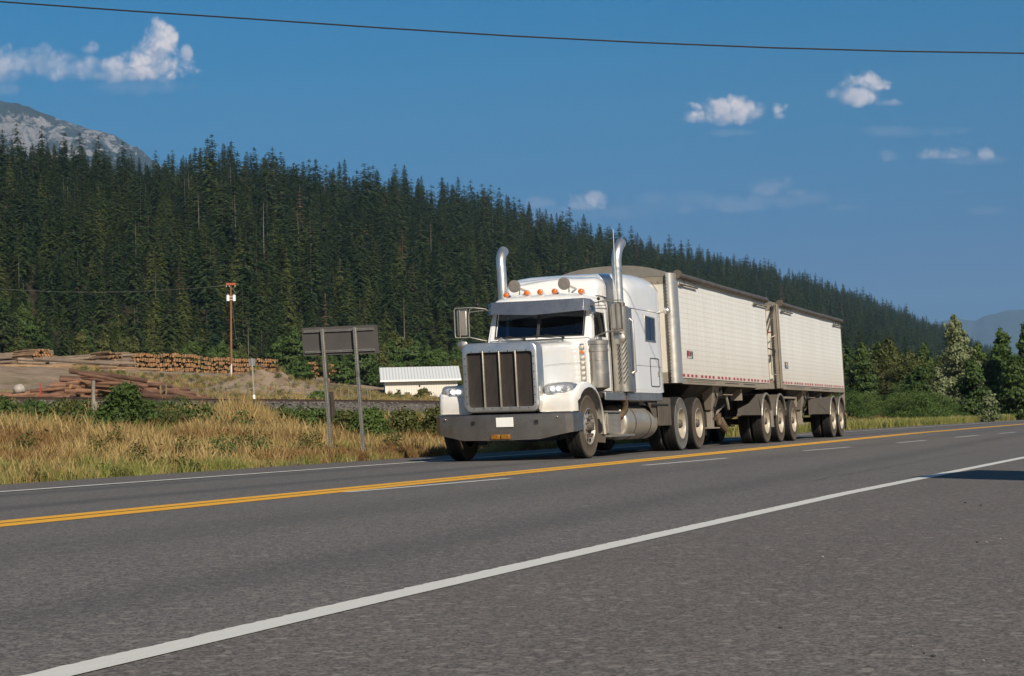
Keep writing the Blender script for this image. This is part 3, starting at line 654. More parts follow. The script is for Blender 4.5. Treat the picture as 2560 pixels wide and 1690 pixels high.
    mb.hexa([(fx(0, wb) - .012, -.017, wb + .03), (fx(0, wb) - .012, .017, wb + .03), (fx(0, wt) - .012, .017, wt - .01), (fx(0, wt) - .012, -.017, wt - .01)], [(fx(0, wb) + .004, -.017, wb + .03), (fx(0, wb) + .004, .017, wb + .03), (fx(0, wt) + .004, .017, wt - .01), (fx(0, wt) + .004, -.017, wt - .01)])
    P(mb, 'windshield_seal', M['frame'], .003)
    for s in (-1, 1):
        mb = MB(); mb.add([(1.38, s * .945, wb + .01), (2.12, s * .95, wb + .01), (2.12, s * .918, 2.56), (1.45, s * .918, 2.56)], [(0, 1, 2, 3)]); P(mb, 'side_window', M['glass'], flat=True)
        mb = MB(); base = np.array([fx(.5, wb) - .03, s * .36 - .12, wb + .02])
        mb.tube([base, base + (-.02, .12, .02), base + (-.005, .34, .06)], .009, 6); mb.tube([base + (-.012, .05, .015), base + (-.012, .55, .045)], .011, 5); mb.cyl(base + (0, 0, -.03), base + (-.01, 0, .02), .022, 8); P(mb, 'wiper', M['black'])
    # roof
    rings = []
    for x, hw, zt, r, zb in ((1.16, .86, 2.755, .10, 2.62), (1.22, .90, 2.81, .16, 2.60), (1.35, .92, 2.86, .2, 2.59), (1.55, .94, 2.90, .22, 2.60), (1.8, .95, 2.92, .24, 2.62), (2.2, .96, 2.93, .24, 2.64), (2.28, .95, 2.91, .22, 2.66)):
        ring = [(x, -hw, zb)] + [(x, -hw + r - r * cos(a), zt - r - .03 + (r) * sin(a)) for a in np.linspace(0, pi / 2, 7)] + [(x, y, zt - .03 * (y / hw) ** 2) for y in np.linspace(-.55, .55, 7)] + [(x, hw - r + r * sin(a), zt - r - .03 + r * cos(a)) for a in np.linspace(0, pi / 2, 7)] + [(x, hw, zb)]
        rings.append(ring)
    mb = MB(); mb.loft(rings); P(mb, 'cab_roof', M['white'], angle=50)
    # sun visor, veed in the middle and wrapped round the near and far corners
    stn = [(-.99, 1.40, 2.50, 1.36, 2.70), (-.95, 1.22, 2.535, 1.26, 2.75), (-.86, 1.09, 2.545, 1.17, 2.765), (0, .95, 2.495, 1.06, 2.75), (.86, 1.09, 2.545, 1.17, 2.765), (.95, 1.22, 2.535, 1.26, 2.75), (.99, 1.40, 2.50, 1.36, 2.70)]
    rings = [[(xb, y, zb), (xt, y, zt), (xt + .015, y, zt), (xb + .012, y, zb)] for y, xb, zb, xt, zt in stn]
    mb = MB(); mb.loft(rings); P(mb, 'sun_visor', M['visor'], .004, angle=20)
    for y in (.66, .27, .02, -.25, -.74):
        z0 = 2.905 - .05 * y * y; 
        mb = MB(); mb.tube([(1.40, y, z0 + .02), (1.46, y, z0 + .022), (1.56, y, z0 + .012), (1.68, y, z0)], [.052, .05, .035, .006], 14); bl = P(mb, 'roof_lamp', M['chrome'], angle=60)
        mb = MB(); mb.sphere((1.40, y, z0 + .022), .047, 14, sc=(.55, 1, 1)); P(mb, 'lamp_lens', M['amber'], parent=bl)
    for y in (.47, -.46):
        z0 = 3.045; mb = MB(); mb.tube([(1.33, y, z0), (1.36, y, z0), (1.40, y, z0 - .005), (1.50, y - .01, z0 - .02), (1.95, y - .04, z0 - .06)], [.112, .10, .05, .024, .015], 20); mb.tube([(1.56, y - .01, z0 - .03), (1.56, y - .01, z0 - .14)], .012, 6); mb.box(1.53, 1.60, y - .04, y + .03, z0 - .05, z0 - .01); h_ = P(mb, 'air_horn', M['steel'], angle=60)
        mb = MB(); mb.lathe([(0, .001), (-.008, .06), (0, .113), (.01, .113)], (1.325, y, z0), (1, 0, 0), 24); P(mb, 'horn_cover', M['horn'], parent=h_)
    # sleeper with raised roof
    rings = []
    for x, hw, zt, r, zb in ((1.90, .80, 2.99, .05, 2.86), (1.93, .86, 3.09, .12, 2.86), (2.02, .88, 3.17, .17, 2.86), (2.2, .89, 3.22, .2, 2.86), (2.44, .90, 3.25, .22, 2.84)):
        rings.append([(x, -hw, zb)] + [(x, -hw + r - r * cos(a), zt - r - .02 + r * sin(a)) for a in np.linspace(0, pi / 2, 8)] + [(x, y, zt - .02 * (y / hw) ** 2 + .012 * cos(y * 5)) for y in np.linspace(-hw * .6, hw * .6, 7)] + [(x, hw - r + r * sin(a), zt - r - .02 + r * cos(a)) for a in np.linspace(0, pi / 2, 8)] + [(x, hw, zb)])
    mb = MB(); mb.loft(rings); P(mb, 'roof_fairing', M['white'], angle=50)
    rings = []
    for x, hw, zt, r, zb in ((2.42, .86, 3.20, .25, 1.12), (2.46, 1.00, 3.23, .32, 1.12), (2.52, 1.12, 3.25, .38, 1.12), (2.62, 1.19, 3.285, .42, 1.12), (2.8, 1.215, 3.32, .42, 1.12), (3.2, 1.22, 3.36, .40, 1.12), (3.9, 1.22, 3.385, .38, 1.12), (4.5, 1.22, 3.375, .36, 1.12), (4.78, 1.215, 3.34, .36, 1.14), (4.86, 1.19, 3.30, .36, 1.22), (4.885, 1.14, 3.25, .35, 1.30)):
        rings.append([(x, -hw, zb), (x, -hw, 1.8), (x, -hw, 2.5)] + [(x, -hw + r - r * cos(a), zt - r * .85 - .02 + r * .85 * sin(a)) for a in np.linspace(0, pi / 2, 9)] + [(x, y, zt - .02 * (y / hw) ** 2) for y in np.linspace(-hw * .55, hw * .55, 7)] + [(x, hw - r + r * sin(a), zt - r * .85 - .02 + r * .85 * cos(a)) for a in np.linspace(0, pi / 2, 9)] + [(x, hw, 2.5), (x, hw, 1.8), (x, hw, zb)])
    mb = MB(); mb.loft(rings); sl_ = P(mb, 'sleeper', M['white'], angle=45)
    mb = MB()
    mb.tube([(2.66, -1.222, 2.66), (4.82, -1.221, 2.66)], .005, 4); mb.tube([(4.72, -1.2235, 1.2), (4.72, -1.2235, 2.64)], .003, 4); mb.tube([(2.7, -1.2235, 1.62), (4.72, -1.2235, 1.62)], .0025, 4)
    mb.tube([(4.89, -1.14, 1.32), (4.89, -1.14, 3.0), (4.89, -1.0, 3.18), (4.89, 0, 3.27)], .02, 6)
    P(mb, 'body_seam', M['grime'], parent=sl_)
    mb = MB()
    for x in np.arange(2.75, 4.7, .085): mb.sphere((x, -1.221, 1.64), .006, 5); mb.sphere((x, -1.221, 1.18), .006, 5)
    for z in np.arange(1.25, 3.05, .09): mb.sphere((4.66, -1.221 + max(0, z - 2.9) * .3, z), .006, 5)
    P(mb, 'rivet', M['alu'], parent=sl_)
    mb = MB(); w4 = [(3.64, -1.222, 2.09), (4.36, -1.222, 2.085), (4.36, -1.222, 2.555), (3.66, -1.222, 2.57)]; w5 = [(3.67, -1.222, 2.115), (4.33, -1.222, 2.11), (4.33, -1.222, 2.53), (3.69, -1.222, 2.545)]
    mb.frame(w4, w5, (0, -.014, 0)); wf = P(mb, 'sleeper_window', M['steel'], .004)
    mb = MB(); mb.add([(x, -1.229, z) for x, y, z in w5], [(0, 1, 2, 3)]); mb.box(4.0, 4.03, -1.234, -1.2295, 2.11, 2.54); P(mb, 'pane', M['darkglass'], parent=wf, flat=True)
    mb = MB(); hp = [(x, -1.224, z) for x, z in rrect(.30, .265, .05, 4, 4.2, 1.51)]; mb.tube(hp + [hp[0]], .009, 5); lk = P(mb, 'luggage_hatch', M['frame'])
    mb = MB(); mb.box(4.40, 4.45, -1.245, -1.225, 1.45, 1.53); P(mb, 'latch', M['steel'], parent=lk)
    # side skirt
    mb = MB(); mb.box(1.0, 4.66, -1.215, -1.19, .975, 1.115); mb.box(1.0, 4.66, 1.19, 1.215, .975, 1.115); P(mb, 'side_skirt', M['steel'], .006)
    mb = MB(); mb.box(1.0, 4.8, -1.15, 1.15, 1.02, 1.11); P(mb, 'cab_floor', M['frame'])
    # exhausts
    for s, x0, y0 in ((-1, 2.24, -1.17), (1, 2.38, 1.09)):
        pts = [(x0, y0, 2.66), (x0, y0, 3.47)]
        for a in np.linspace(0.12, 1.0, 8): pts.append((x0 + .36 * (1 - cos(a)), y0 + s * .03 * a, 3.47 + .36 * sin(a)))
        pts.append((pts[-1][0] + .10, pts[-1][1], pts[-1][2] + .055))
        mb = MB(); mb.tube(pts, [.09] * (len(pts) - 1) + [.093], 22); ex = P(mb, 'exhaust_stack', M['chrome'], angle=60)
        mb = MB(); mb.lathe([(0, .09), (.03, .112), (.07, .112), (.09, .09)], (x0, y0, 2.645), (0, 0, 1), 20); P(mb, 'clamp', M['grime'], parent=ex)
        mb = MB(); mb.lathe([(0, .10), (.01, .165), (1.53, .165), (1.56, .08)], (x0, y0, 1.12), (0, 0, 1), 28); mf = P(mb, 'muffler', M['steel'], angle=50)
        if s < 0:
            mb = MB(); mb.hexa([(x0 + .1, -1.26, 1.125), (x0 + .5, -1.262, 1.125), (x0 + .47, -1.262, 2.655), (x0 + .06, -1.26, 2.655)], [(x0 + .1, -1.20, 1.125), (x0 + .5, -1.21, 1.125), (x0 + .47, -1.21, 2.655), (x0 + .06, -1.2, 2.655)]); P(mb, 'heat_shield', M['steel'], .01, parent=mf)
            mb = MB()
            for k in range(9):
                z = 1.30 + .085 * k; mb.tube([(x0 - .10 + .012 * 0, y0 - .135, z + .10), (x0 - .135, y0 - .10, z + .03), (x0 - .155, y0 - .062, z - .03)][::1], .008, 5)
                z = 1.36 + .085 * k; mb.tube([(x0 - .162, y0 - .03, z + .02), (x0 - .167, y0 + .0, z - .04), (x0 - .163, y0 + .03, z - .09)], .008, 5)
            P(mb, 'louvre_slot', M['black'], parent=mf)
            mb = MB(); mb.tube([(x0 + .30, -1.27, 1.46), (x0 + .30, -1.33, 1.50), (x0 + .27, -1.33, 2.40), (x0 + .27, -1.27, 2.45)], .022, 8); P(mb, 'grab_handle', M['chrome'])
            mb = MB(); mb.tube([(x0, y0, 1.13), (x0, y0, 1.02), (x0 + .10, y0 + .02, .92), (x0 + .14, y0 + .04, .80), (x0 + .06, y0 + .1, .70), (x0 - .12, y0 + .3, .63), (x0 - .3, y0 + .55, .62)], .062, 12); P(mb, 'exhaust_pipe', M['rust'], angle=60)
    mb = MB(); mb.tube([(2.02, -1.19, 2.30), (2.05, -1.2, 4.03)], [.007, .004], 5); P(mb, 'aerial', M['plate'])
    # air cleaners and their lamp strips
    for s in (-1, 1):
        c = (1.30, s * 1.01); mb = MB(); mb.lathe([(-.05, .02), (-.05, .07), (-.02, .10), (0, .155), (.015, .187), (.04, .19), (.25, .19), (.252, .194), (.27, .194), (.272, .19), (.48, .19), (.482, .194), (.50, .194), (.502, .19), (.64, .19), (.645, .20), (.69, .20), (.695, .19), (.76, .19), (.77, .205), (.83, .205), (.845, .18), (.855, .001)], (*c, 1.18), (0, 0, 1), 32); P(mb, 'air_cleaner', M['steel'], angle=30)
        mb = MB(); mb.box(1.0, 1.02, s * .835 - .048, s * .835 + .048, 1.30, 1.96); ls = P(mb, 'lamp_strip', M['steel'], .006)
        for k in range(7):
            mb = MB(); z = 1.355 + .092 * k; mb.lathe([(0, .044), (-.012, .042), (-.014, .036)], (1.0, s * .835, z), (1, 0, 0), 14); mb.sphere((.992, s * .835, z), .033, 10, 1, (.5, 1, 1)); P(mb, 'marker_lamp', [M['chrome'], M['amber'] if k == 5 else M['wtape']], parent=ls)
    # battery box and step, tanks
    for s in (-1, 1):
        def yy(a, b): return (min(s * a, s * b), max(s * a, s * b))
        mb = MB(); mb.box(1.22, 2.02, *yy(.72, 1.15), .40, .765); mb.box(1.20, 2.04, *yy(.72, 1.17), .765, .79)
        for k in range(14): mb.box(1.26, 1.98, *yy(1.15, 1.156), .42 + .022 * k, .431 + .022 * k)
        mb.box(1.214, 1.22, *yy(.76, 1.12), .44, .72)
        bb = P(mb, 'battery_box', M['alu'], .005)
        mb = MB(); mb.box(1.27, 1.97, *yy(1.151, 1.158), .735, .752); P(mb, 'vent_slot', M['black'], parent=bb)
        mb = MB(); mb.box(1.15, 2.62, *yy(.9, 1.22), .335, .375)
        for k in range(8): mb.cyl((1.25 + .18 * k, s * 1.221, .355), (1.25 + .18 * k, s * 1.226, .355), .012, 6)
        P(mb, 'step', M['galv'], .005)
        mb = MB(); mb.lathe([(-.03, .001), (-.028, .15), (-.012, .26), (.0, .295), (.03, .315), (.06, .318), (2.0, .318), (2.03, .315), (2.06, .295), (2.072, .26), (2.088, .15), (2.09, .001)], (2.36, s * .86, .585), (1, 0, 0), 40); tk = P(mb, 'fuel_tank', M['alu'], angle=60)
        mb = MB()
        for x in (2.86, 3.85): mb.lathe([(0, .319), (0, .325), (.06, .325), (.06, .319)], (x, s * .86, .585), (1, 0, 0), 40)
        P(mb, 'tank_strap', M['grime'], parent=tk)
        mb = MB(); mb.box(4.35, 5.26, *yy(1.18, 1.205), .50, 1.045); mb.box(4.0, 5.26, *yy(.7, 1.205), 1.02, 1.045); mb.prism([(4.35, .5), (4.35, 1.02), (3.75, 1.02), (3.75, .97)], 'y', *yy(1.15, 1.17))
        qf = P(mb, 'quarter_fender', M['grime'], .012)
        mb = MB(); mb.cyl((3.95, s * 1.2, .90), (5.05, s * 1.2, .90), .022, 8); P(mb, 'light_bar', M['black'], parent=qf)
    # mirrors
    for s in (-1, 1):
        mb = MB(); t = .013
        a = (1.30, s * .95, 2.60); top = (1.12, s * 1.22, 2.69); corner = (1.12, s * 1.54, 2.69); low = (1.12, s * 1.55, 2.16); inn = (1.12, s * 1.29, 2.16)
        mb.tube([a, (1.2, s * 1.0, 2.66), top, corner, (1.12, s * 1.56, 2.66), (1.12, s * 1.565, 2.2), low, inn, (1.2, s * 1.1, 2.11), (1.32, s * .97, 2.08)], t, 8)
        mb.tube([(1.12, s * 1.18, 2.69), (1.12, s * 1.26, 2.66), (1.12, s * 1.29, 2.55), inn], t, 8); mb.tube([(1.14, s * 1.0, 2.63), (1.12, s * 1.27, 2.61)], .008, 6)
        mb.tube([(1.12, s * 1.46, 2.66), (1.12, s * 1.47, 2.17)], .009, 6)
        mr = P(mb, 'mirror', M['galv'], angle=60)
        mb = MB(); mb.hexa([(1.155, s * 1.35, 2.20), (1.155, s * 1.53, 2.20), (1.155, s * 1.53, 2.65), (1.155, s * 1.35, 2.65)], [(1.20, s * 1.335, 2.18), (1.20, s * 1.545, 2.18), (1.20, s * 1.545, 2.67), (1.20, s * 1.335, 2.67)]); P(mb, 'mirror_housing', M['alu'], .012, parent=mr)
        mb = MB(); mb.lathe([(-.03, .001), (-.025, .05), (0, .10), (.012, .10), (.012, .001)], (1.18, s * 1.46, 2.03), (1, 0, 0), 22); mb.tube([(1.16, s * 1.46, 2.03), (1.15, s * 1.47, 2.17)], .008, 6); P(mb, 'spot_mirror', M['steel'], parent=mr)
        mb = MB(); mb.sphere((1.16, s * 1.13, 2.735), .03, 10); mb.tube([(1.16, s * 1.13, 2.70), (1.16, s * 1.13, 2.60)], .006, 5); P(mb, 'cab_aerial_mount', M['black'], parent=mr)
    mb = MB(); mb.sphere((4.72, -1.385, 2.705), .068, 16); mb.tube([(4.72, -1.22, 2.68), (4.72, -1.33, 2.68)], .01, 6); mb.sphere((4.72, -1.225, 2.68), .022, 8); P(mb, 'ball_mirror', M['chrome'], angle=60)  # ball mirror on a short arm at the rear edge of the sleeper
    # interior
    mb = MB(); mb.box(1.25, 1.5, -.85, .85, 1.85, 2.1); mb.box(1.9, 2.2, -.75, -.3, 1.5, 2.35); mb.box(1.9, 2.2, .3, .75, 1.5, 2.35); mb.box(2.2, 2.24, -.92, .92, 1.2, 2.66); mb.box(1.25, 2.2, -.9, .9, 2.60, 2.64); P(mb, 'dashboard_and_seats', M['interior'])
    mb = MB(); ring = [(1.55 + .09 * sin(a), -.50 + .2 * cos(a), 2.02 + .17 * sin(a)) for a in np.linspace(0, 2 * pi, 25)]; mb.tube(ring, .013, 6); mb.tube([(1.55, -.5, 2.02), (1.4, -.5, 1.9)], .02, 6); mb.tube([ring[0], ring[12]], .01, 5); P(mb, 'steering_wheel', M['black'])
    for x, w, st_ in ((0, 'tyreb', True), (5.84, 'tyreg', False), (7.21, 'tyreb', False)):
        for s in (-1, 1): wheel(TR, x, s, not st_, w, st_)
tractor()
def driver():
    d = empty('person', 'driver in a teal shirt at the wheel behind the dark windshield', 'person')
    V = [(1.98, -.52, 1.55), (1.98, -.52, 1.75), (1.96, -.52, 1.95), (1.95, -.52, 2.10), (1.93, -.52, 2.19), (1.90, -.52, 2.30), (1.90, -.52, 2.42),
         (1.95, -.70, 2.06), (1.90, -.78, 1.88), (1.62, -.70, 2.0), (1.95, -.34, 2.06), (1.90, -.26, 1.88), (1.62, -.34, 2.0)]
    R_ = [.16, .16, .17, .12, .055, .085, .075, .07, .05, .035, .07, .05, .035]
    Ed = [(0,1),(1,2),(2,3),(3,4),(4,5),(5,6),(3,7),(7,8),(8,9),(3,10),(10,11),(11,12)]
    for nm, vi, m in (('body', [3,4,5,6], M['skin']), ('shirt', [0,1,2,3,7,8,10,11], M['shirt'])):
        me = bpy.data.meshes.new(nm); idx = {v: i for i, v in enumerate(vi)}
        me.from_pydata([(V[v][0], V[v][1] + LEAN * V[v][2], V[v][2]) for v in vi], [(idx[a], idx[b]) for a, b in Ed if a in idx and b in idx], [])
        o = link(nm, me, d); me.materials.append(m); sk = o.modifiers.new('skin', 'SKIN'); me.skin_vertices.new() if not me.skin_vertices else None
        for i, v in enumerate(vi): me.skin_vertices[0].data[i].radius = (R_[v], R_[v])
        me.skin_vertices[0].data[0].use_root = True
        o.modifiers.new('sub', 'SUBSURF').levels = 2; o.modifiers['sub'].render_levels = 2
    for s in (-1, 1):
        mb = MB(); y = -.52 + s * .17; mb.tube([(1.90, -.52 + s * .26, 1.88), (1.62, -.52 + s * .18, 2.03)], [.045, .03], 8)
        for k in range(4): mb.tube([(1.63, y + s * .01, 2.03 + .02 * k - .03), (1.585, y + s * .015, 2.035 + .02 * k - .03), (1.56, y - s * .01, 2.03 + .02 * k - .03)], .009, 6)
        mb.tube([(1.63, y, 2.05), (1.60, y - s * .04, 2.06), (1.575, y - s * .05, 2.05)], .01, 6); mb.build('hand', M['skin'], d, lean=True)
    mb = MB(); mb.sphere((1.905, -.52, 2.44), .095, 12, sc=(1.05, .9, .75)); mb.build('cap', M['interior'], d, lean=True)
driver()

# ================================================================ TRAILERS
def trailer(name, label, X0, X1, axles, fend, lead):
    t = empty(name, label, 'trailer', (0, 0, 0), None)
    def Q(mb, nm, m, bevel=0.0, parent=None, **k): return build_any(mb, nm, m, parent or t, lean=True, bevel=bevel, **k)
    ZB, ZT = 1.335, 3.455; xa = X0 + (.34 if lead else .22)
    mb = MB(); mb.box(xa, X1 - .03, -1.30, -1.275, 1.44, ZT); mb.box(xa, X1 - .03, 1.275, 1.30, 1.44, ZT); Q(mb, 'side_panel', M['panel'])
    mb = MB(); mb.box(X0 + .08, X0 + .11, -1.26, 1.26, 1.55, 3.30); mb.box(X1 - .05, X1 - .02, -1.275, 1.275, 1.34, ZT); Q(mb, 'end_wall', M['cream'])
    mb = MB(); mb.box(X0 + .075, X0 + .115, -1.26, 1.26, 3.301, ZT + .02); mb.box(X0 + .075, X0 + .115, -1.26, 1.26, ZB, 1.549); Q(mb, 'front_band', M['railm'])
    # corner posts
    for s in (-1, 1):
        mb = MB()
        if lead:
            poly = [(X0 + .13 - .13 * cos(a), s * (1.185 + .125 * sin(a))) for a in np.linspace(0, pi / 2, 9)] + [(X0 + .36, s * 1.31), (X0 + .36, s * 1.27), (X0 + .09, s * 1.16), (X0, s * 1.16)]
            mb.prism(poly, 'z', ZB, ZT + .055); Q(mb, 'corner_post', M['post'], angle=30)
        else:
            mb.box(X0, X0 + .23, s * 1.29 - .022, s * 1.29 + .022, ZB, ZT); mb.box(X0, X0 + .1, s * 1.24 - .06, s * 1.24 + .06, ZB, ZT); Q(mb, 'corner_post', M['railm'], .01)
    mb = MB()
    for z in np.arange(1.38, 3.44, .068):
        mb.sphere((X0 - .004 if lead else X0 - .004, -1.17 if lead else -1.20, z), .012, 6)
        mb.sphere((X1 - .015, -1.26, z), .012, 6)
    for y in np.arange(-1.1, 1.1, .12): mb.sphere((X0 + .072, y, 3.34), .012, 6); mb.sphere((X0 + .072, y, 1.5), .012, 6)
    Q(mb, 'rivet', M['grime'])
    # rear post and lower rail
    mb = MB(); mb.box(X1 - .06, X1, -1.305, -1.25, ZB, ZT); mb.box(X1 - .06, X1, 1.25, 1.305, ZB, ZT); Q(mb, 'rear_post', M['railm'], .005)
    mb = MB()
    for s in (-1, 1):
        y0, y1 = sorted((s * 1.255, s * 1.297)); mb.box(X0 + .1, X1 - .06, y0, y1, ZB, 1.425); y0, y1 = sorted((s * 1.28, s * 1.315)); mb.box(xa, X1 - .02, y0, y1, ZB - .02, ZB + .012)
    mb.box(X0 + .1, X1, -1.25, 1.25, ZB + .01, ZB + .05)
    lr = Q(mb, 'lower_rail', M['railm'], .003)
    mb = MB()
    for k in range(34): mb.sphere((X0 + .75 + .055 * k * 1.3, -1.299, 1.40), .009, 5); mb.sphere((X0 + .75 + .055 * k * 1.3, -1.299, 1.362), .009, 5)
    mb.box(X0 + 4.0, X0 + 5.3, -1.302, -1.297, 1.375, 1.39); mb.box(X0 + 5.8, X0 + 7.0, -1.302, -1.297, 1.375, 1.39)
    Q(mb, 'rail_fastener', M['frame'], parent=lr)
    # reflective tape: painted pattern of one strip
    mb = MB(); x = xa + .04; k = 0
    while x < X1 - .15:
        w = .18 if k % 2 == 0 else (.15 if k % 8 != 7 else .30)
        w = min(w, X1 - .06 - x)
        mb.add([(x, -1.3035, 1.462), (x + w, -1.3035, 1.462), (x + w, -1.3035, 1.518), (x, -1.3035, 1.518)], [(0, 1, 2, 3)], 0 if k % 2 == 0 else 1); x += w; k += 1
    Q(mb, 'reflective_tape', [M['red'], M['wtape']], flat=True)
    # maker's decal: dark edge, red block, two dark letter strokes, pale foot with blue
    dx, dz = (X0 + .80, 1.84) if lead else (X0 + .62, 1.855); e = -1.304
    mb = MB(); q = lambda x0, x1, z0, z1, mi, o=0: mb.add([(dx + x0, e - o, dz + z0), (dx + x1, e - o, dz + z0), (dx + x1, e - o, dz + z1), (dx + x0, e - o, dz + z1)], [(0, 1, 2, 3)], mi)
    if lead:
        q(0, .48, 0, .155, 0); q(.03, .455, .008, .148, 3, .002); q(.03, .18, .04, .148, 1, .004); q(.20, .30, .052, .14, 4, .004); q(.23, .27, .065, .128, 0, .006); q(.32, .36, .06, .14, 0, .006); q(.39, .44, .06, .14, 0, .006); q(.18, .455, .044, .05, 0, .006); q(.36, .45, .01, .036, 2, .006)
    else:
        q(0, .42, .10, .165, 4); q(.05, .13, .075, .155, 1, .002); q(.13, .25, .07, .15, 3, .003); q(.0, .05, .07, .165, 1, .004); q(0, .42, 0, .08, 2, .004); q(.16, .30, .02, .06, 3, .006)
    Q(mb, 'maker_decal', [M['frame'], M['red'], M['blue'], M['wtape'], M['galv']], flat=True)
    # tarp with end caps, roll tube, latches
    mb = MB(); rings = []
    for x in [X0 + .07] + list(np.linspace(X0 + .3, X1 - .3, 9)) + [X1 - .04]:
        rings.append([(x, y, ZT + .03 + .235 * (1 - (abs(y) / 1.29) ** 2.2) + .006 * sin(x * 3 + y * 4)) for y in np.linspace(-1.29, 1.29, 17)] + [(x, 1.27, ZT - .0), (x, -1.27, ZT - .0)])
    mb.loft(rings); Q(mb, 'tarp', M['tarp'], angle=50)
    mb = MB(); mb.tube([(X0 + .30, -1.335, ZT + .045)] + [(x, -1.34 + .006 * sin(x * 2.2), ZT + .022 - .012 * sin(pi * (x - X0) / (X1 - X0))) for x in np.linspace(X0 + .5, X1 - .1, 12)], .062, 14); rt = Q(mb, 'tarp_roll_tube', M['tube'], angle=60)
    mb = MB(); mb.lathe([(0, .001), (0, .085), (.06, .09), (.07, .06)], (X0 + .24, -1.335, ZT + .04), (1, 0, 0), 16); mb.sphere((X1 - .06, -1.335, ZT + .02), .07, 10); Q(mb, 'roll_end', M['grime'], parent=rt)
    for s0 in (X0 + .38, X1 - 1.5):
        mb = MB()
        mb.cyl((s0, -1.345, ZT - .145), (s0 + 1.42, -1.345, ZT - .145), .018, 8); mb.cyl((s0, -1.345, ZT - .165), (s0 + .25, -1.345, ZT - .165), .014, 8)
        for dx_ in (.03, .45, .92, 1.3): mb.cyl((s0 + dx_, -1.335, ZT - .14), (s0 + dx_, -1.335, ZT - .02), .009, 6)
        Q(mb, 'tarp_latch', M['grime'])
    if not lead:
        mb = MB(); mb.tube([(X0 - .05, -1.27, ZT - .02), (X0 - .12, -1.02, 2.62)], .022, 8); mb.cyl((X0 - .12, -1.02, 2.64), (X0 - .13, -1.0, 2.56), .035, 8); Q(mb, 'crank_arm', M['grime'])
        mb = MB(); mb.tube([(X0 - .03, -1.23, 2.66), (X0 - .1, -1.13, 2.62), (X0 - .1, -1.11, 1.70), (X0 - .03, -1.2, 1.68)], .016, 8); Q(mb, 'grab_rail', M['galv'])
        mb = MB(); mb.tube([(X0 - .04, -1.2, 2.30), (X0 - .3, -.95, 2.38)], .018, 6); mb.tube([(X0 - .04, -1.2, 2.30), (X0 - .08, -1.18, 2.15)], .028, 6); Q(mb, 'bungee_strap', M['black'])
        mb = MB(); mb.box(X0 + .065, X0 + .075, -1.2, -1.02, 2.755, 2.775); Q(mb, 'marker_stripe', M['red'])
    # hopper bottoms and subframe
    L = X1 - X0
    mb = MB()
    for c in (X0 + L * .33, X0 + L * .72):
        mb.hexa([(c - L * .17, -1.2, ZB), (c + L * .17, -1.2, ZB), (c + L * .17, 1.2, ZB), (c - L * .17, 1.2, ZB)], [(c - .3, -.35, .78), (c + .3, -.35, .78), (c + .3, .35, .78), (c - .3, .35, .78)])
    Q(mb, 'hopper', M['frame'])
    mb = MB(); xe = axles[-1] + .6
    for s in (-1, 1): mb.box(axles[0] - 2.3, xe, s * .52 - .05, s * .52 + .05, .86, 1.08)
    for a in axles: mb.cyl((a, -1, HR), (a, 1, HR), .075, 10); mb.box(a - .45, a + .45, -.62, -.46, .66, .86); mb.box(a - .45, a + .45, .46, .62, .66, .86)
    if lead: mb.box(X1 - .3, xe + .3, -.75, .75, 1.05, 1.2)
    mb.box(X0 + .8, X0 + 2.4, -.6, .6, 1.2, ZB)
    Q(mb, 'subframe', M['frame'])
    # landing gear
    lx = X0 + 3.25 if lead else X0 + 3.35
    for s in (-1, 1):
        y0, y1 = sorted((s * .93, s * 1.20)); mb = MB()
        mb.hexa([(lx - .02, y0, ZB), (lx + .80, y0, ZB), (lx + .80, y1, ZB), (lx - .02, y1, ZB)], [(lx + .25, s * 1.0 - .07, .80), (lx + .55, s * 1.0 - .07, .80), (lx + .55, s * 1.0 + .07, .80), (lx + .25, s * 1.0 + .07, .80)])
        mb.box(lx + .3, lx + .5, s * 1.0 - .06, s * 1.0 + .06, .43, .82); mb.box(lx + .08, lx + .72, s * 1.0 - .13, s * 1.0 + .13, .40, .43)
        lg = Q(mb, 'landing_leg', M['railm'], .008)
        mb = MB(); mb.tube([(lx + .2, s * 1.16, 1.25), (lx + .45, s * 1.17, 1.05), (lx + .35, s * 1.13, .88), (lx + .55, s * 1.08, .72), (lx + .4, s * 1.07, .6)], .022, 6); mb.box(lx + .62, lx + .74, s * 1.18 - .04, s * 1.18 + .04, 1.10, 1.28); Q(mb, 'crank_gear', M['frame'], parent=lg)
        mb = MB(); mb.tube([(lx + .6, s * .98, .72), (lx + 1.4, s * .55, 1.1)], .025, 6); mb.tube([(lx + .6, s * .98, .62), (lx + 2.6, s * .8, .93)], .028, 6); mb.box(lx + 1.9, lx + 2.9, s * .75 - .1, s * .75 + .1, 1.09, 1.26); mb.box(lx + 2.75, lx + 2.9, s * 1.05 - .12, s * 1.05 + .12, 1.02, 1.27); mb.box(lx + 1.2, lx + 1.9, s * 1.02 - .16, s * 1.02 + .16, 1.13, 1.15); mb.tube([(lx + 1.55, s * 1.1, 1.13), (lx + 1.6, s * 1.12, .98), (lx + 1.75, s * 1.1, .82)], .03, 6); Q(mb, 'brace', M['railm'])
    if lead:
        mb = MB(); mb.box(8.55, 9.1, -.95, .95, .26, .78); Q(mb, 'mud_flap', M['black'])
        mb = MB(); mb.tube([(10.3, -.7, .85), (10.5, -.85, .70), (10.45, -.9, .50), (10.7, -.95, .36), (11.0, -.9, .42), (11.0, -.8, .62)], .07, 8); mb.box(10.0, 10.9, -.85, .4, .58, .74); Q(mb, 'air_hose_loop', M['rust'])
    # fenders: vertical splash plate and half-round covers
    x0, x1_, axf = fend
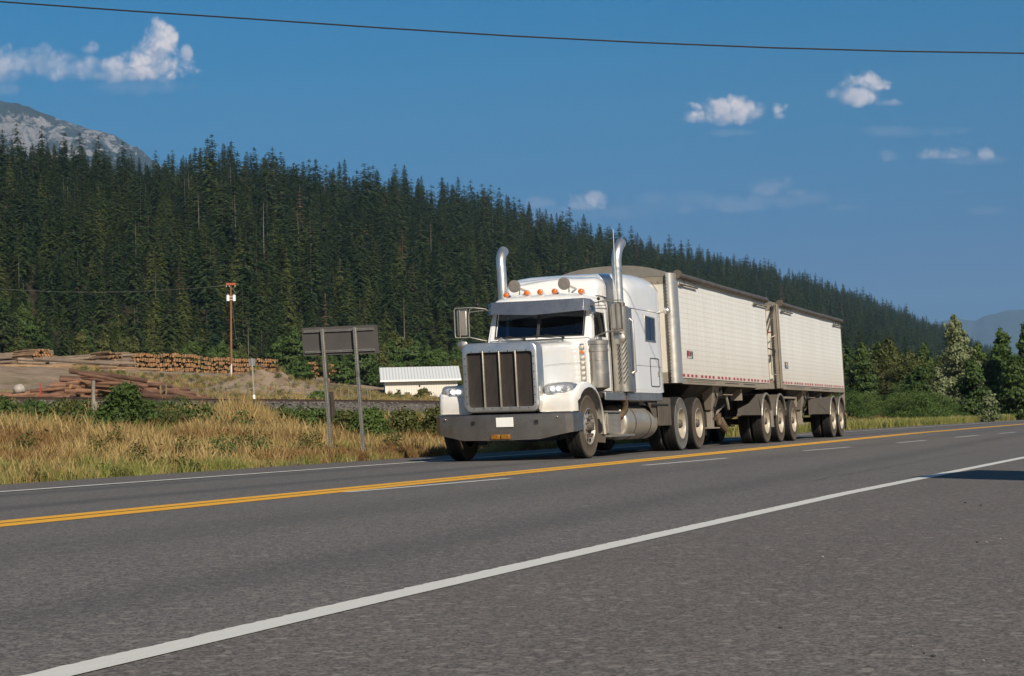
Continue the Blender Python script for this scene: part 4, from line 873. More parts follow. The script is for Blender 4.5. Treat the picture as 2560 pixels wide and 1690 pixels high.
    for s in (-1, 1):
        y0, y1 = sorted((s * 1.235, s * 1.262)); mb = MB()
        pl = [(x0, .68), (x1_, .68)] + [(axf[0] - .60 * cos(a), HR + .60 * sin(a) + .06) for a in np.linspace(.15, pi / 2, 8)] + [(axf[0] - .9, 1.17), (x0 + (1.2 if lead else .5), .95 if lead else 1.10), (x0 + .05, .82 if lead else 1.05)]
        mb.prism(pl, 'y', y0, y1); fp = Q(mb, 'splash_plate', M['grime'], .006)
        ya, yb = sorted((s * .66, s * 1.285))
        for i, a_ in enumerate(axf):
            mb = MB(); rings = []
            for a in np.linspace(.12, pi - (.12 if i == len(axf) - 1 else .35), 18):
                c_, s_ = -cos(a), sin(a); rings.append([(a_ + .60 * c_, ya, HR + .06 + .60 * s_), (a_ + .60 * c_, yb, HR + .06 + .60 * s_), (a_ + .575 * c_, yb, HR + .06 + .575 * s_), (a_ + .575 * c_, ya, HR + .06 + .575 * s_)])
            mb.loft(rings); fo = Q(mb, 'wheel_cover', M['grime'], angle=50)
            mb = MB(); mb.tube([(a_ - .60 * cos(a), s * 1.275, HR + .06 + .60 * sin(a)) for a in np.linspace(.12, pi - .35, 18)], .028, 8); Q(mb, 'cover_rim', M['galv'], parent=fo)
        if lead:
            y0, y1 = sorted((s * 1.1, s * 1.24)); mb = MB(); mb.box(axf[0] + .70, axf[0] + .90, y0, y1, .42, .80); mb.box(axf[0] + .66, axf[0] + .94, y0, y1, .38, .42); Q(mb, 'fender_bracket', M['railm'], .006)
            mb = MB(); y0, y1 = sorted((s * .7, s * 1.22)); mb.box(axles[2] - .7, axles[2] + .75, y0, y1, 1.09, 1.14); mb.box(axles[2] + .66, axles[2] + .75, y0, y1, .88, 1.09); Q(mb, 'coupling_shelf', M['railm'], .006)
    if not lead:
        mb = MB(); mb.box(axles[-1] + .80, axles[-1] + .82, -1.25, -.62, .22, 1.05); mb.box(axles[-1] + .80, axles[-1] + .82, .62, 1.25, .22, 1.05); Q(mb, 'mud_flap', M['black'])
        mb = MB(); mb.box(X1 - .12, X1 - .02, -1.30, -1.2, .92, ZB); mb.box(X1 - .12, X1 - .02, 1.2, 1.3, .92, ZB); mb.box(X1 - .1, X1 - .02, -1.25, 1.25, .92, 1.0); Q(mb, 'rear_bumper_bar', M['railm'])
    for a in axles:
        for s in (-1, 1): wheel(t, a, s, True, 'tyreb')
    return t
trailer('grain_trailer', 'cream ribbed hopper trailer with rolled grey tarp, coupled right behind the white tractor', 5.58, 14.28, (13.845, 15.516, 17.187), (10.85, 13.45, (13.845, 15.516)), True)
trailer('grain_trailer', 'second cream ribbed hopper trailer at the tail, running on two axles behind the first trailer', 15.60, 25.08, (23.119, 24.465), (19.4, 22.62, (23.119, 24.465)), False)
# ================================================================ GEOMETRY-NODE SCATTER (only for what nobody would count)
def scatter(name, label, cat, pts, rot, scl, idx, protos, tilt=None):
    pts = np.asarray(pts, np.float32); me = bpy.data.meshes.new(name); me.vertices.add(len(pts)); me.vertices.foreach_set('co', pts.ravel())
    for nm, typ, arr in (('rot', 'FLOAT', rot), ('scl', 'FLOAT', scl), ('idx', 'INT', idx)):
        a = me.attributes.new(nm, typ, 'POINT'); a.data.foreach_set('value', np.asarray(arr, np.float32 if typ == 'FLOAT' else np.int32))
    o = link(name, me); tag(o, label, cat, kind='stuff')
    coll = bpy.data.collections.new(name + '_forms')          # unlinked store of the forms
    for k, p in enumerate(protos): q = bpy.data.objects.new('%s_form_%02d' % (name, k), p); coll.objects.link(q)
    g = bpy.data.node_groups.new(name + '_nodes', 'GeometryNodeTree')
    g.interface.new_socket('Geometry', in_out='INPUT', socket_type='NodeSocketGeometry'); g.interface.new_socket('Geometry', in_out='OUTPUT', socket_type='NodeSocketGeometry')
    N = g.nodes; L = g.links; gi = N.new('NodeGroupInput'); go = N.new('NodeGroupOutput')
    m2p = N.new('GeometryNodeMeshToPoints'); L.new(gi.outputs[0], m2p.inputs[0])
    ci = N.new('GeometryNodeCollectionInfo'); ci.inputs['Collection'].default_value = coll; ci.inputs['Separate Children'].default_value = True; ci.inputs['Reset Children'].default_value = True
    io = N.new('GeometryNodeInstanceOnPoints'); L.new(m2p.outputs[0], io.inputs['Points']); L.new(ci.outputs[0], io.inputs['Instance']); io.inputs['Pick Instance'].default_value = True
    def at(nm, t):
        n = N.new('GeometryNodeInputNamedAttribute'); n.data_type = t; n.inputs[0].default_value = nm
        return [s for s in n.outputs if s.enabled and s.name == 'Attribute'][0]
    L.new(at('idx', 'INT'), io.inputs['Instance Index'])
    cx = N.new('ShaderNodeCombineXYZ'); L.new(at('rot', 'FLOAT'), cx.inputs[2]); e2r = N.new('FunctionNodeEulerToRotation'); L.new(cx.outputs[0], e2r.inputs[0]); L.new(e2r.outputs[0], io.inputs['Rotation'])
    L.new(at('scl', 'FLOAT'), io.inputs['Scale'])
    L.new(io.outputs[0], go.inputs[0]); md = o.modifiers.new('scatter', 'NODES'); md.node_group = g
    return o

# ================================================================ foliage materials
def leafmat(name, c0, c1, c2=None, trans=0.25, scale=0.5, rough=0.6):
    m, T, b, oc, pos = newmat(name)
    oi = T.new('ShaderNodeObjectInfo'); n = T.noise(oc, scale, 3); n2 = T.noise(oc, scale * 9, 2)
    c = T.mix(T.maprange(oi.outputs['Random'], 0, 1), c0, c1); c = T.mix(T.maprange(n, 0.35, 0.65, 0, 0.6), c, c2 or c1)
    c = T.mix(T.maprange(n2, 0.3, 0.7, 0, 0.4), c, tuple(x * 0.5 for x in c0))
    T.l.new(c, b.inputs['Base Color']); b.inputs['Roughness'].default_value = rough; b.inputs['Specular IOR Level'].default_value = 0.25
    if trans:
        t = T.new('ShaderNodeBsdfTranslucent'); T.l.new(c, t.inputs[0]); mx = T.new('ShaderNodeMixShader'); mx.inputs[0].default_value = trans
        T.l.new(b.outputs[0], mx.inputs[1]); T.l.new(t.outputs[0], mx.inputs[2]); T.l.new(mx.outputs[0], T.n['Material Output'].inputs[0])
    return m
M['con'] = leafmat('conifer_needles', (0.011, 0.029, 0.013), (0.062, 0.082, 0.018), (0.026, 0.050, 0.015), 0.12, 0.25)
M['con2'] = leafmat('olive_conifer_needles', (0.052, 0.078, 0.018), (0.105, 0.12, 0.030), None, 0.15, 0.3)
M['dead'] = leafmat('dead_needles', (0.11, 0.06, 0.035), (0.14, 0.085, 0.05), None, 0, 0.4)
M['bark'] = mat('grey_brown_bark', (0.10, 0.075, 0.055), 0.9, var=0.4, vscale=2); M['birch'] = mat('pale_bark', (0.34, 0.31, 0.26), 0.8, var=0.4, vscale=4)
M['leaf'] = leafmat('broad_leaves', (0.062, 0.112, 0.024), (0.105, 0.155, 0.036), (0.08, 0.13, 0.028), 0.25, 0.4)
M['leafd'] = leafmat('dark_broad_leaves', (0.042, 0.078, 0.018), (0.075, 0.115, 0.026), None, 0.2, 0.4)
M['leafo'] = leafmat('olive_broad_leaves', (0.085, 0.10, 0.028), (0.12, 0.12, 0.03), (0.065, 0.09, 0.022), 0.25, 0.5)
M['silver'] = leafmat('silvery_leaves', (0.10, 0.14, 0.045), (0.16, 0.19, 0.075), (0.36, 0.38, 0.23), 0.2, 1.2)
M['gold'] = leafmat('golden_grass_blades', (0.46, 0.325, 0.125), (0.29, 0.195, 0.075), (0.62, 0.47, 0.21), 0.3, 1.5)
M['gold2'] = leafmat('straw_grass_blades', (0.40, 0.34, 0.12), (0.30, 0.31, 0.09), (0.52, 0.44, 0.19), 0.3, 1.5)
M['rusty'] = leafmat('rust_brown_weeds', (0.25, 0.14, 0.05), (0.17, 0.105, 0.05), (0.33, 0.20, 0.07), 0.2, 1.5)
M['ggrass'] = leafmat('green_grass_blades', (0.19, 0.22, 0.05), (0.29, 0.29, 0.08), None, 0.3, 1.5)
M['purple'] = leafmat('mauve_weeds', (0.20, 0.145, 0.14), (0.14, 0.11, 0.09), None, 0.2, 1.5)

# ================================================================ tree forms
def conifer_mesh(seed, h, rb, dens=1.0, m='con', start=0.1, taper=0.85, droop=0.35, lean_=0.0):
    r = np.random.default_rng(seed); V = []; Fc = []
    nwh = int(36 * dens * (h / 20) ** 0.5); rb = rb * 1.42
    zs = h * (start + (1 - start) * (np.arange(nwh) / nwh) ** 0.92)
    for z in zs:
        t = (z / h - start) / (1 - start); L0 = rb * (1 - t) ** taper * (0.9 if t > .08 else .65) + .12
        nb = max(4, int(8.5 * dens * (1 - .4 * t)))
        a0 = r.uniform(0, 6.28)
        if r.random() < .12: continue
        for k in range(nb):
            a = a0 + 6.28 * k / nb + r.normal(0, .25); L = L0 * r.uniform(.5, 1.15)
            if r.random() < .10: continue
            ca, sa = cos(a), sin(a); ns = max(3, int(L / .34)); up = .25 * (t - .3)
            for j in range(ns + 1):
                q = (j + .3) / (ns + 1); rr = L * q; zz = z + up * rr - droop * rr * q + r.normal(0, .05)
                wd = (.50 + .34 * r.random()) * (1.15 - .55 * q) * (1.05 - .52 * t) * min(1, L / 1.5 + .4); ln = wd * 1.55
                for s in (-1, 1):
                    b = np.array([ca * rr, sa * rr, zz]); aa = a + s * r.uniform(.5, 1.1); tip = b + np.array([cos(aa) * ln, sin(aa) * ln, -r.uniform(.05, .45) * ln]); o = np.array([ca * .6, sa * .6, -.55]) * wd * .55
                    i = len(V); V += [b - o * .4, b + o, tip + o * .3]; Fc.append((i, i + 1, i + 2))
            i = len(V); e = np.array([ca * L * 1.08, sa * L * 1.08, z + up * L - droop * L + .05]); V += [e + (0, 0, .1), e * (.75, .75, 1) + (-sa * .22, ca * .22, .05), e * (.75, .75, 1) + (sa * .22, -ca * .22, .0)]; Fc.append((i, i + 1, i + 2))
    i = len(V); V += [(0, 0, h * 1.02), (.14, .1, h * .955), (-.15, .03, h * .96)]; Fc.append((i, i + 1, i + 2))
    V = np.array(V); V[:, 0] += lean_ * V[:, 2]
    return V, np.array(Fc)
def trunk_mb(h, r0, seed=0, limbs=0, lean_=0.0, bend=.02):
    r = np.random.default_rng(seed); mb = MB(); pts = [(lean_ * z + bend * h * sin(z / h * 3) * .3, bend * h * .2 * sin(z / h * 4 + seed), z) for z in np.linspace(-.5, h * .97, 7)]
    mb.tube(pts, [r0 * (1 - .93 * k / 6) + .015 for k in range(7)], 6)
    for k in range(limbs):
        z = h * r.uniform(.2, .85); a = r.uniform(0, 6.28); L = h * .2 * (1.1 - z / h) + .5; mb.tube([(lean_ * z, 0, z), (cos(a) * L * .5, sin(a) * L * .5, z + L * .35), (cos(a) * L, sin(a) * L, z + L * .6)], [r0 * .3, r0 * .2, .02], 4)
    return mb
def mesh_of(mb, name, m):
    o = mb.build(name, m); me = o.data; bpy.data.objects.remove(o); return me
def join(name, a, b, mats):      # a: V,F tri ; b: MB with quads -> one mesh of two materials
    mb = MB(); mb.v = [tuple(p) for p in a[0]]; mb.f = [tuple(int(i) for i in f) for f in a[1]]; mb.m = [0] * len(mb.f); mb.add(b.v, b.f, 1)
    me = bpy.data.meshes.new(name); me.from_pydata(mb.v, [], mb.f)
    for m in mats: me.materials.append(m)
    me.polygons.foreach_set('material_index', mb.m); me.update(); return me
CON = []     # (crown mesh, trunk mesh, joined mesh, height)
for k, (h, rb, dn, m, st, tp) in enumerate([(20, 3.4, 1.0, 'con', .08, .75), (22, 2.7, 1.0, 'con', .14, .6), (17, 3.6, 1.15, 'con', .05, .85), (24, 3.3, .8, 'con', .32, .45), (15, 3.1, 1.15, 'con2', .05, .85), (21, 3.7, .75, 'con', .26, .5), (19, 2.4, 1.0, 'con', .1, .7), (20, 2.2, .45, 'dead', .25, .8)]):
    vf = conifer_mesh(100 + k, h, rb, dn, m, st, tp, .35, .01 * (k % 3 - 1)); tb = trunk_mb(h, .2, k, 0, .01 * (k % 3 - 1))
    CON.append((npmesh('conifer_crown', vf[0], vf[1], M[m]), mesh_of(tb, 'conifer_trunk', M['bark']), join('conifer_form', vf, tb, [M[m], M['bark']]), h))
def snag_mesh(seed, h):
    mb = trunk_mb(h, .16, seed); r = np.random.default_rng(seed)
    for k in range(26):
        z = h * r.uniform(.2, .98); a = r.uniform(0, 6.28); L = r.uniform(.4, 1.5) * (1.15 - z / h); mb.tube([(0, 0, z), (cos(a) * L, sin(a) * L, z - .15 * L)], [.035, .008], 3)
    return mb
M['snag'] = mat('bleached_dead_wood', (0.20, 0.165, 0.135), 0.9, var=0.4)
SNAG = mesh_of(snag_mesh(5, 19), 'snag', M['snag'])
def leafy(seed, lobes, n, size, m, up=0.2):
    """leaf clumps on the shell and through the volume of uneven lobes: (x,y,z,rx,ry,rz)"""
    r = np.random.default_rng(seed); vol = np.array([(l[3] * l[4] * l[5]) ** (2 / 3) for l in lobes]); vol /= vol.sum(); pick = r.choice(len(lobes), n, p=vol); L = np.array(lobes)[pick]
    d = r.normal(size=(n, 3)); d /= np.linalg.norm(d, axis=1)[:, None]; rad = r.uniform(.35, 1.0, n) ** .45 * (1 + .16 * r.normal(size=n))
    P = L[:, :3] + d * L[:, 3:] * rad[:, None]; keep = vnoise(P[:, 0] * 1.6, P[:, 2] * 1.6 + P[:, 1], seed) > -.42; P = P[keep]; d = d[keep]; n = len(P)
    nrm = d + r.normal(size=(n, 3)) * .6 + (0, 0, up); nrm /= np.linalg.norm(nrm, axis=1)[:, None]
    a = np.cross(nrm, r.normal(size=(n, 3))); a /= np.linalg.norm(a, axis=1)[:, None]; b = np.cross(nrm, a); s = size * r.uniform(.55, 1.3, n)[:, None]
    q = np.stack([P - a * s, P - b * s * .55 + a * s * .1, P + a * s, P + b * s * .55 - a * s * .1], 1).reshape(-1, 3); f = np.arange(4 * n).reshape(-1, 4)
    return npmesh('leaves', q, f, m)
def lobes_tree(seed, h, w, n=14, low=.15, shape='oval'):
    h = h * .86
    r = np.random.default_rng(seed); out = []
    for k in range(n):
        t = (k + .5) / n; z = h * (low + (1 - low) * t * .94)
        wr = {'oval': sin(pi * min(1, .12 + .88 * t) ** .8) ** .7, 'cone': (1 - t) ** .65 + .08, 'bush': (1 - t * .8) ** .5}[shape] * w
        a = r.uniform(0, 6.28); off = wr * r.uniform(.15, .55); s = wr * r.uniform(.45, .75) + .15
        out.append((cos(a) * off, sin(a) * off, z, s, s, max(.25, h / n * r.uniform(1.0, 1.8))))
    return out
def make_tree(name, label, cat, x, y, h, w, shape, leaf, bark, seed, n=2600, size=.22, group=None, low=.12, lobes=14):
    z = gz(x, y); t = empty(name, label, cat, (x, y, z - .1), group); link('crown', leafy(seed, lobes_tree(seed, h, w, lobes, low, shape), n, size, leaf), t)
    if cat != 'weed': trunk_mb(h * .8, max(.03, h * .014), seed, 5 if h > 3 else 0).build('trunk', bark, t)
    return t
def copy_tree(root, x, y, label=None, s=1.0, rz=0.0, z=None):
    c = root.copy(); COL.objects.link(c); c.location = (x, y, (gz(x, y) - .1) if z is None else z); c.scale = (s, s, s); c.rotation_euler = (0, 0, rz)
    if label: c['label'] = label
    for ch in list(root.children):
        k = ch.copy(); COL.objects.link(k); k.parent = c
    return c

# ================================================================ hillside forest
def forest():
    P = []; r = np.random.default_rng(3)
    N = 110000; px = r.uniform(-160, 2720, N); u = r.uniform(0, 1, N)
    R = np.interp(px, RPX, RR); Fo = np.interp(px, RPX, FO); d0 = Fo - 12; d1 = R + 90; d = np.sqrt(d0 ** 2 + u * (d1 ** 2 - d0 ** 2))
    keep = r.uniform(size=N) < ((d1 ** 2 - d0 ** 2) / (900.0 ** 2) * 1.3).clip(0, 1) * 1.0; px, d, R, Fo = px[keep], d[keep], R[keep], Fo[keep]
    s = (px - 1280) / F * d; x = CAM[0] + hx * d + hy * s; y = CAM[1] + hy * d - hx * s
    # thin out to a least spacing with a grid hash
    order = r.permutation(len(x)); cell = {}; out = []
    tt = (d - Fo) / (R - Fo)
    for i in order:
        sp = (.72 if tt[i] < .35 else 1.0) * 5.6 + 3.2 * (vnoise(x[i] * .02, y[i] * .02, 6) > .25); c = (int(x[i] // 7), int(y[i] // 7)); ok = True
        for a in (-1, 0, 1):
            for b in (-1, 0, 1):
                for j in cell.get((c[0] + a, c[1] + b), ()):
                    if (x[i] - x[j]) ** 2 + (y[i] - y[j]) ** 2 < sp * sp: ok = False; break
        t = (d[i] - Fo[i]) / (R[i] - Fo[i])
        if ok and 165 < px[i] < 560 and t > .80 and r.random() < .80: ok = False
        if ok and t > .86 and px[i] < 1700 and r.random() < .62: ok = False
        if ok: cell.setdefault(c, []).append(i); out.append(i)
    out = np.array(out); x, y, d, px, Fo, R = x[out], y[out], d[out], px[out], Fo[out], R[out]; t = (d - Fo) / (R - Fo)
    z = ground(x, y) - .3; n = len(x)
    sc = r.uniform(.45, 1.25, n) * np.where((t > .86) & (px > 460), 1.22, 1.0) * np.interp(t, [0, .3, .8, 1], [.80, 1.08, 1.12, .95]) * np.interp(px, [0, 430, 560, 1200, 1900, 2600], [.78, .78, 1, 1, .9, .8]); sc = np.where(r.uniform(size=n) < .1, sc * .6, sc)
    idx = r.choice(8, n, p=[.2, .16, .16, .14, .10, .08, .145, .015]); idx = np.where((t < .32) & (r.uniform(size=n) < .45), 4 + (r.uniform(size=n) < .3), idx)
    rot = r.uniform(0, 6.28, n)
    snag = r.uniform(size=n) < .035
    idx = np.where(snag, 8, idx)
    # the 300 that show largest: the front ranks, near ones first
    size = np.array([CON[i][3] if i < 8 else 19 for i in idx]) * sc / d; front = np.where((t < .10), size * 2, np.where(t > .93, size * 1.2, size * .5)) * np.where((px > -20) & (px < 2580), 1, 0)
    near = set(np.argsort(-front)[:300].tolist())
    g_low = 'conifers at the foot of the forested hill'; g_top = 'conifers standing out along the hill crest'
    roots = {}
    for i in near:
        k = int(idx[i]); low = t[i] < .5
        lab = ('conifer in the front rank at the foot of the forested hill' if low else 'tall conifer whose top stands out against the sky on the crest') if k < 8 else 'bare grey dead conifer among the green trees'
        nm = 'conifer' if k < 8 else 'dead_tree'
        if k < 8:
            e = empty(nm, lab, 'tree', (x[i], y[i], z[i]), g_low if low else g_top); link('crown', CON[k][0], e); link('trunk', CON[k][1], e)
        else: e = tag(link(nm, SNAG, loc=(x[i], y[i], z[i])), lab, 'tree', 'bare dead conifers in the forest')
        e.scale = (sc[i],) * 3; e.rotation_euler = (0, 0, rot[i])
    rest = np.array([i for i in range(n) if i not in near])
    scatter('forest', 'dense dark green conifer forest covering the hillside', 'forest', np.stack([x, y, z], 1)[rest], rot[rest], sc[rest], idx[rest], [c[2] for c in CON] + [SNAG])
    print('forest trees', n)
forest()

# ================================================================ grass verge
def tuft(seed, n, h, spread, m, width=.010, bend=.35, head=0.0, leafm=None):
    r = np.random.default_rng(seed); V = []; Fc = []; mi = []
    for k in range(n):
        a = r.uniform(0, 6.28); rr = spread * sqrt(r.random()); bx, by = rr * cos(a), rr * sin(a); hh = h * r.uniform(.5, 1.12); la = r.uniform(0, 6.28); b = bend * hh * r.uniform(.2, 1.0); w = width * r.uniform(.7, 1.4); wa = r.uniform(0, 3.14); wx, wy = cos(wa) * w, sin(wa) * w
        prev = None
        pts = [(bx + cos(la) * b * q * q, by + sin(la) * b * q * q, hh * (q - .12 * q * q)) for q in (0, .4, .75, 1)]
        ws = [1, .85, .6, .12] if not head or r.random() > head else [.8, .5, 1.5, .3]
        i = len(V)
        for p, q in zip(pts, ws): V += [(p[0] - wx * q, p[1] - wy * q, p[2]), (p[0] + wx * q, p[1] + wy * q, p[2])]
        for j in range(3): Fc.append((i + 2 * j, i + 2 * j + 1, i + 2 * j + 3, i + 2 * j + 2))
    return npmesh('tuft', np.array(V), np.array(Fc), m)
def verge():
    forms = [tuft(1, 34, .78, .22, M['gold'], .0065, .4, .5), tuft(2, 34, .66, .25, M['gold'], .0065, .5, .6), tuft(3, 40, .5, .25, M['gold2'], .0075, .45, .2), tuft(4, 38, .42, .25, M['ggrass'], .010, .5), tuft(5, 34, .5, .28, M['rusty'], .010, .5), tuft(6, 36, .38, .25, M['purple'], .009, .6), tuft(7, 30, 1.15, .25, M['gold'], .008, .3, .8)]
    forms += [leafy(11, [(0, 0, .2, .3, .3, .22), (.15, .1, .3, .2, .2, .2)], 150, .045, M['leafo']), leafy(12, [(0, 0, .22, .32, .32, .24), (-.15, .1, .35, .2, .2, .2)], 150, .045, M['rusty']), leafy(13, [(0, 0, .3, .4, .4, .3), (.2, .1, .5, .25, .25, .25)], 260, .055, M['leafd'])]
    r = np.random.default_rng(9); N = 64000; px = r.uniform(-150, 2760, N); u = r.uniform(0, 1, N)
    dmin = 16.0; dmax = 190.0; d = dmin * (dmax / dmin) ** (u ** .85); s = (px - 1280) / F * d
    x = CAM[0] + hx * d + hy * s; y = CAM[1] + hy * d - hx * s; off = roadoff(x); ye = y - off
    keep = (ye > 3.66) & (ye < 31.0 + 1.2 * vnoise(x * .3, y, 2)) ; x, y, d, ye = x[keep], y[keep], d[keep], ye[keep]; n = len(x)
    # extra dense front edge
    xe = r.uniform(-14, 120, 9000); ys = 3.66 + r.exponential(.5, 9000); x = np.concatenate([x, xe]); y = np.concatenate([y, ys + roadoff(xe)]); ye = np.concatenate([ye, ys]); n = len(x)
    nz = vnoise(x * .35, y * .35, 4); nz2 = vnoise(x * .9 + 9, y * .9, 7); green = np.clip((ye - 15) / 9, 0, 1) + (x > 35) * .35; q = r.uniform(size=n)
    pale = np.clip((8.5 - ye) / 4, 0, 1) * .55; idx = np.where(q < .48, 0, np.where(q < .8, 1, 2)); idx = np.where(r.uniform(size=n) < pale, 2, idx); idx = np.where((nz > .12) & (r.uniform(size=n) < .7), np.where(r.uniform(size=n) < .93, 4, 8), idx)
    idx = np.where((nz < -.22) & (r.uniform(size=n) < .6), np.where(r.uniform(size=n) < .85, 3, 7), idx); idx = np.where((nz2 > .45) & (ye < 9) & (r.uniform(size=n) < .6), 5, idx)
    idx = np.where((ye < 4.4) & (r.uniform(size=n) < .3), np.where(r.uniform(size=n) < .7, 2, 3), idx)
    idx = np.where(r.uniform(size=n) < green * .55, np.where(r.uniform(size=n) < .65, 3, np.where(r.uniform(size=n) < .5, 7, 9)), idx)
    sc = r.uniform(.65, 1.25, n) * np.where(ye < 4.4, .6, 1.0) * (1 + .22 * vnoise(x * .8, y * .8, 3)) * np.clip(.8 + (ye - 4) * .03, .8, 1.25)
    sc = np.where(np.isin(idx, [3, 4]), sc * 1.3, sc); low = np.clip(.5 + 1.6 * np.abs(vnoise(x * .28 + 5, y * .28, 13)), .5, 1.0); sc = np.where(idx < 3, sc * low, sc) * np.where(ye > 17, np.interp(polar(x, y)[1], [450, 950], [1.0, .62]), 1.0)
    bare = (vnoise(x * .6 + 3, y * .5, 11) > .30) & (r.uniform(size=n) < .75)
    k = ~bare; x, y, ye, idx, sc = x[k], y[k], ye[k], idx[k], sc[k]; n = len(x); z = ground(x, y) - .02
    scatter('roadside_grass', 'tall dry golden grass and weeds along the far side of the road', 'grass', np.stack([x, y, z], 1), r.uniform(0, 6.28, n), sc, idx, forms)
    # the tall golden clump by the rails, and straw-coloured strip beyond the trailers
    pts = []; 
    for k in range(420):
        a, d_ = r.uniform(535, 700), r.uniform(55, 66); X, Y = xy(a, d_); pts.append((X, Y, gz(X, Y)))
    for k in range(5200):
        X = r.uniform(28, 150); Y = roadoff(X) + 3.75 + r.exponential(1.3); pts.append((X, float(Y), gz(X, float(Y))))
    n = len(pts); sc = np.where(np.arange(n) < 420, r.uniform(.75, 1.25, n), r.uniform(.9, 1.5, n)); sc[:420] *= np.interp([polar(p[0], p[1])[1] for p in pts[:420]], [535, 560, 600, 660, 700], [.5, 1.0, 1.15, .9, .5])
    idx = np.where(np.arange(n) < 420, np.where(r.uniform(size=n) < .7, 6, 0), r.choice([2, 3, 3, 3], n))
    scatter('tall_reed_grass', 'tallest golden seed-head grass standing above the rail line and by the road bend', 'grass', pts, r.uniform(0, 6.28, n), sc, idx, forms)
    # scrub on the yard slope
    N = 9000; a = r.uniform(-60, 1150, N); d_ = r.uniform(92, 250, N); s = (a - 1280) / F * d_; x = CAM[0] + hx * d_ + hy * s; y = CAM[1] + hy * d_ - hx * s
    k = (y > 40.5) & (vnoise(x * .08, y * .08, 9) > np.where(a < 180, .35, -.15)) & ~((a < 150) & (d_ > 150)); x, y = x[k], y[k]; n = len(x)
    scatter('slope_scrub', 'low dry scrub scattered on the dirt slope below the log yard', 'scrub', np.stack([x, y, ground(x, y)], 1), r.uniform(0, 6.28, n), r.uniform(.6, 1.5, n), r.choice([2, 3, 5, 7, 4, 1], n), forms)
verge()

# ================================================================ rail line
def rails():
    xs = np.arange(-10, 420, 2.0); off = roadoff(np.minimum(xs, 200))
    t = empty('railway_track', 'rusty railway track on a grey gravel bed beyond the roadside brush', 'railway', (0, 36.2, 2.2))
    M['rail'] = mat('rusty_rail', (0.075, 0.048, 0.036), 0.8, var=0.3); M['tie'] = mat('weathered_tie', (0.06, 0.047, 0.038), 0.9, var=0.3)
    for dy in (-.72, .72):
        mb = MB(); mb.loft([[(x, dy + o + a, b) for a, b in ((-.07, .0), (-.07, .02), (-.012, .035), (-.012, .12), (-.035, .13), (-.035, .16), (.035, .16), (.035, .13), (.012, .12), (.012, .035), (.07, .02), (.07, 0))] for x, o in zip(xs, off)]); mb.build('rail', M['rail'], t)
    mb = MB()
    for x in np.arange(20, 260, .6): o = float(roadoff(min(x, 200))); mb.box(x - .12, x + .12, o - 1.25, o + 1.25, -.17, -.001)
    tag(mb.build('ties', M['tie'], t), kind='stuff')
    # ballast stones
    r = np.random.default_rng(5); V = []
    st = MB(); st.sphere((0, 0, 0), .06, 6, sc=(1.2, .9, .7)); me = mesh_of(st, 'stone', mat('grey_ballast_stone', (0.17, 0.15, 0.13), 0.9, var=0.5, vscale=3))
    n = 9000; a = r.uniform(-60, 1000, n); d_ = r.uniform(60, 120, n); s = (a - 1280) / F * d_; x = CAM[0] + hx * d_ + hy * s; y = CAM[1] + hy * d_ - hx * s; k = (y > 31.6) & (y < 34.8); x, y = x[k], y[k]
    scatter('ballast', 'loose grey ballast stones on the bank of the rail line', 'gravel', np.stack([x, y, ground(x, y) + .02], 1), r.uniform(0, 6.28, len(x)), r.uniform(.6, 1.8, len(x)), np.zeros(len(x)), [me])
rails()

# ================================================================ log yard
M['log'] = mat('peeled_log', (0.30, 0.195, 0.11), 0.8, var=0.35, vscale=1.2, dirt=(0.14, 0.10, 0.07), dirt_amt=0.9, dirt_scale=.9); M['logend'] = mat('sawn_log_end', (0.42, 0.225, 0.095), 0.8, var=0.6, vscale=2.2, dirt=(0.16, 0.11, 0.07), dirt_amt=0.8, dirt_scale=1.1)
M['logd'] = mat('grey_weathered_log', (0.22, 0.17, 0.13), 0.85, var=0.35, vscale=1.5); M['logr'] = mat('reddish_barky_log', (0.19, 0.105, 0.065), 0.9, var=0.45, vscale=1.6)
def vary(m, lo, hi):      # each log its own tone
    T = NT(m.node_tree); b = T.n['Principled BSDF']; src = b.inputs['Base Color'].links[0].from_socket
    oi = T.new('ShaderNodeObjectInfo'); T.l.new(T.mix(T.maprange(oi.outputs['Random'], 0, 1), lo, hi), (mx := T.new('ShaderNodeMix', data_type='RGBA', blend_type='MULTIPLY')).inputs[7]); mx.inputs[0].default_value = 1.0; T.l.new(src, mx.inputs[6]); T.l.new(mx.outputs[2], b.inputs['Base Color'])
for k_ in ('log', 'logend', 'logd'): vary(M[k_], (.72, .68, .62), (1.25, 1.2, 1.1))
vary(M['logr'], (.55, .5, .5), (1.6, 1.5, 1.35))
def log_mesh(L, r0, side, seed):
    r = np.random.default_rng(seed); mb = MB(); pts = [(x, .03 * sin(x + seed), .03 * cos(x * 1.3 + seed)) for x in np.linspace(-L / 2, L / 2, 5)]; mb.tube(pts, [r0 * (1.06 - .14 * k / 4) for k in range(5)], 9, 0)
    mb.m[-1] = 1; mb.m[-2] = 1
    return mesh_of(mb, 'log', [M[side], M['logend']])
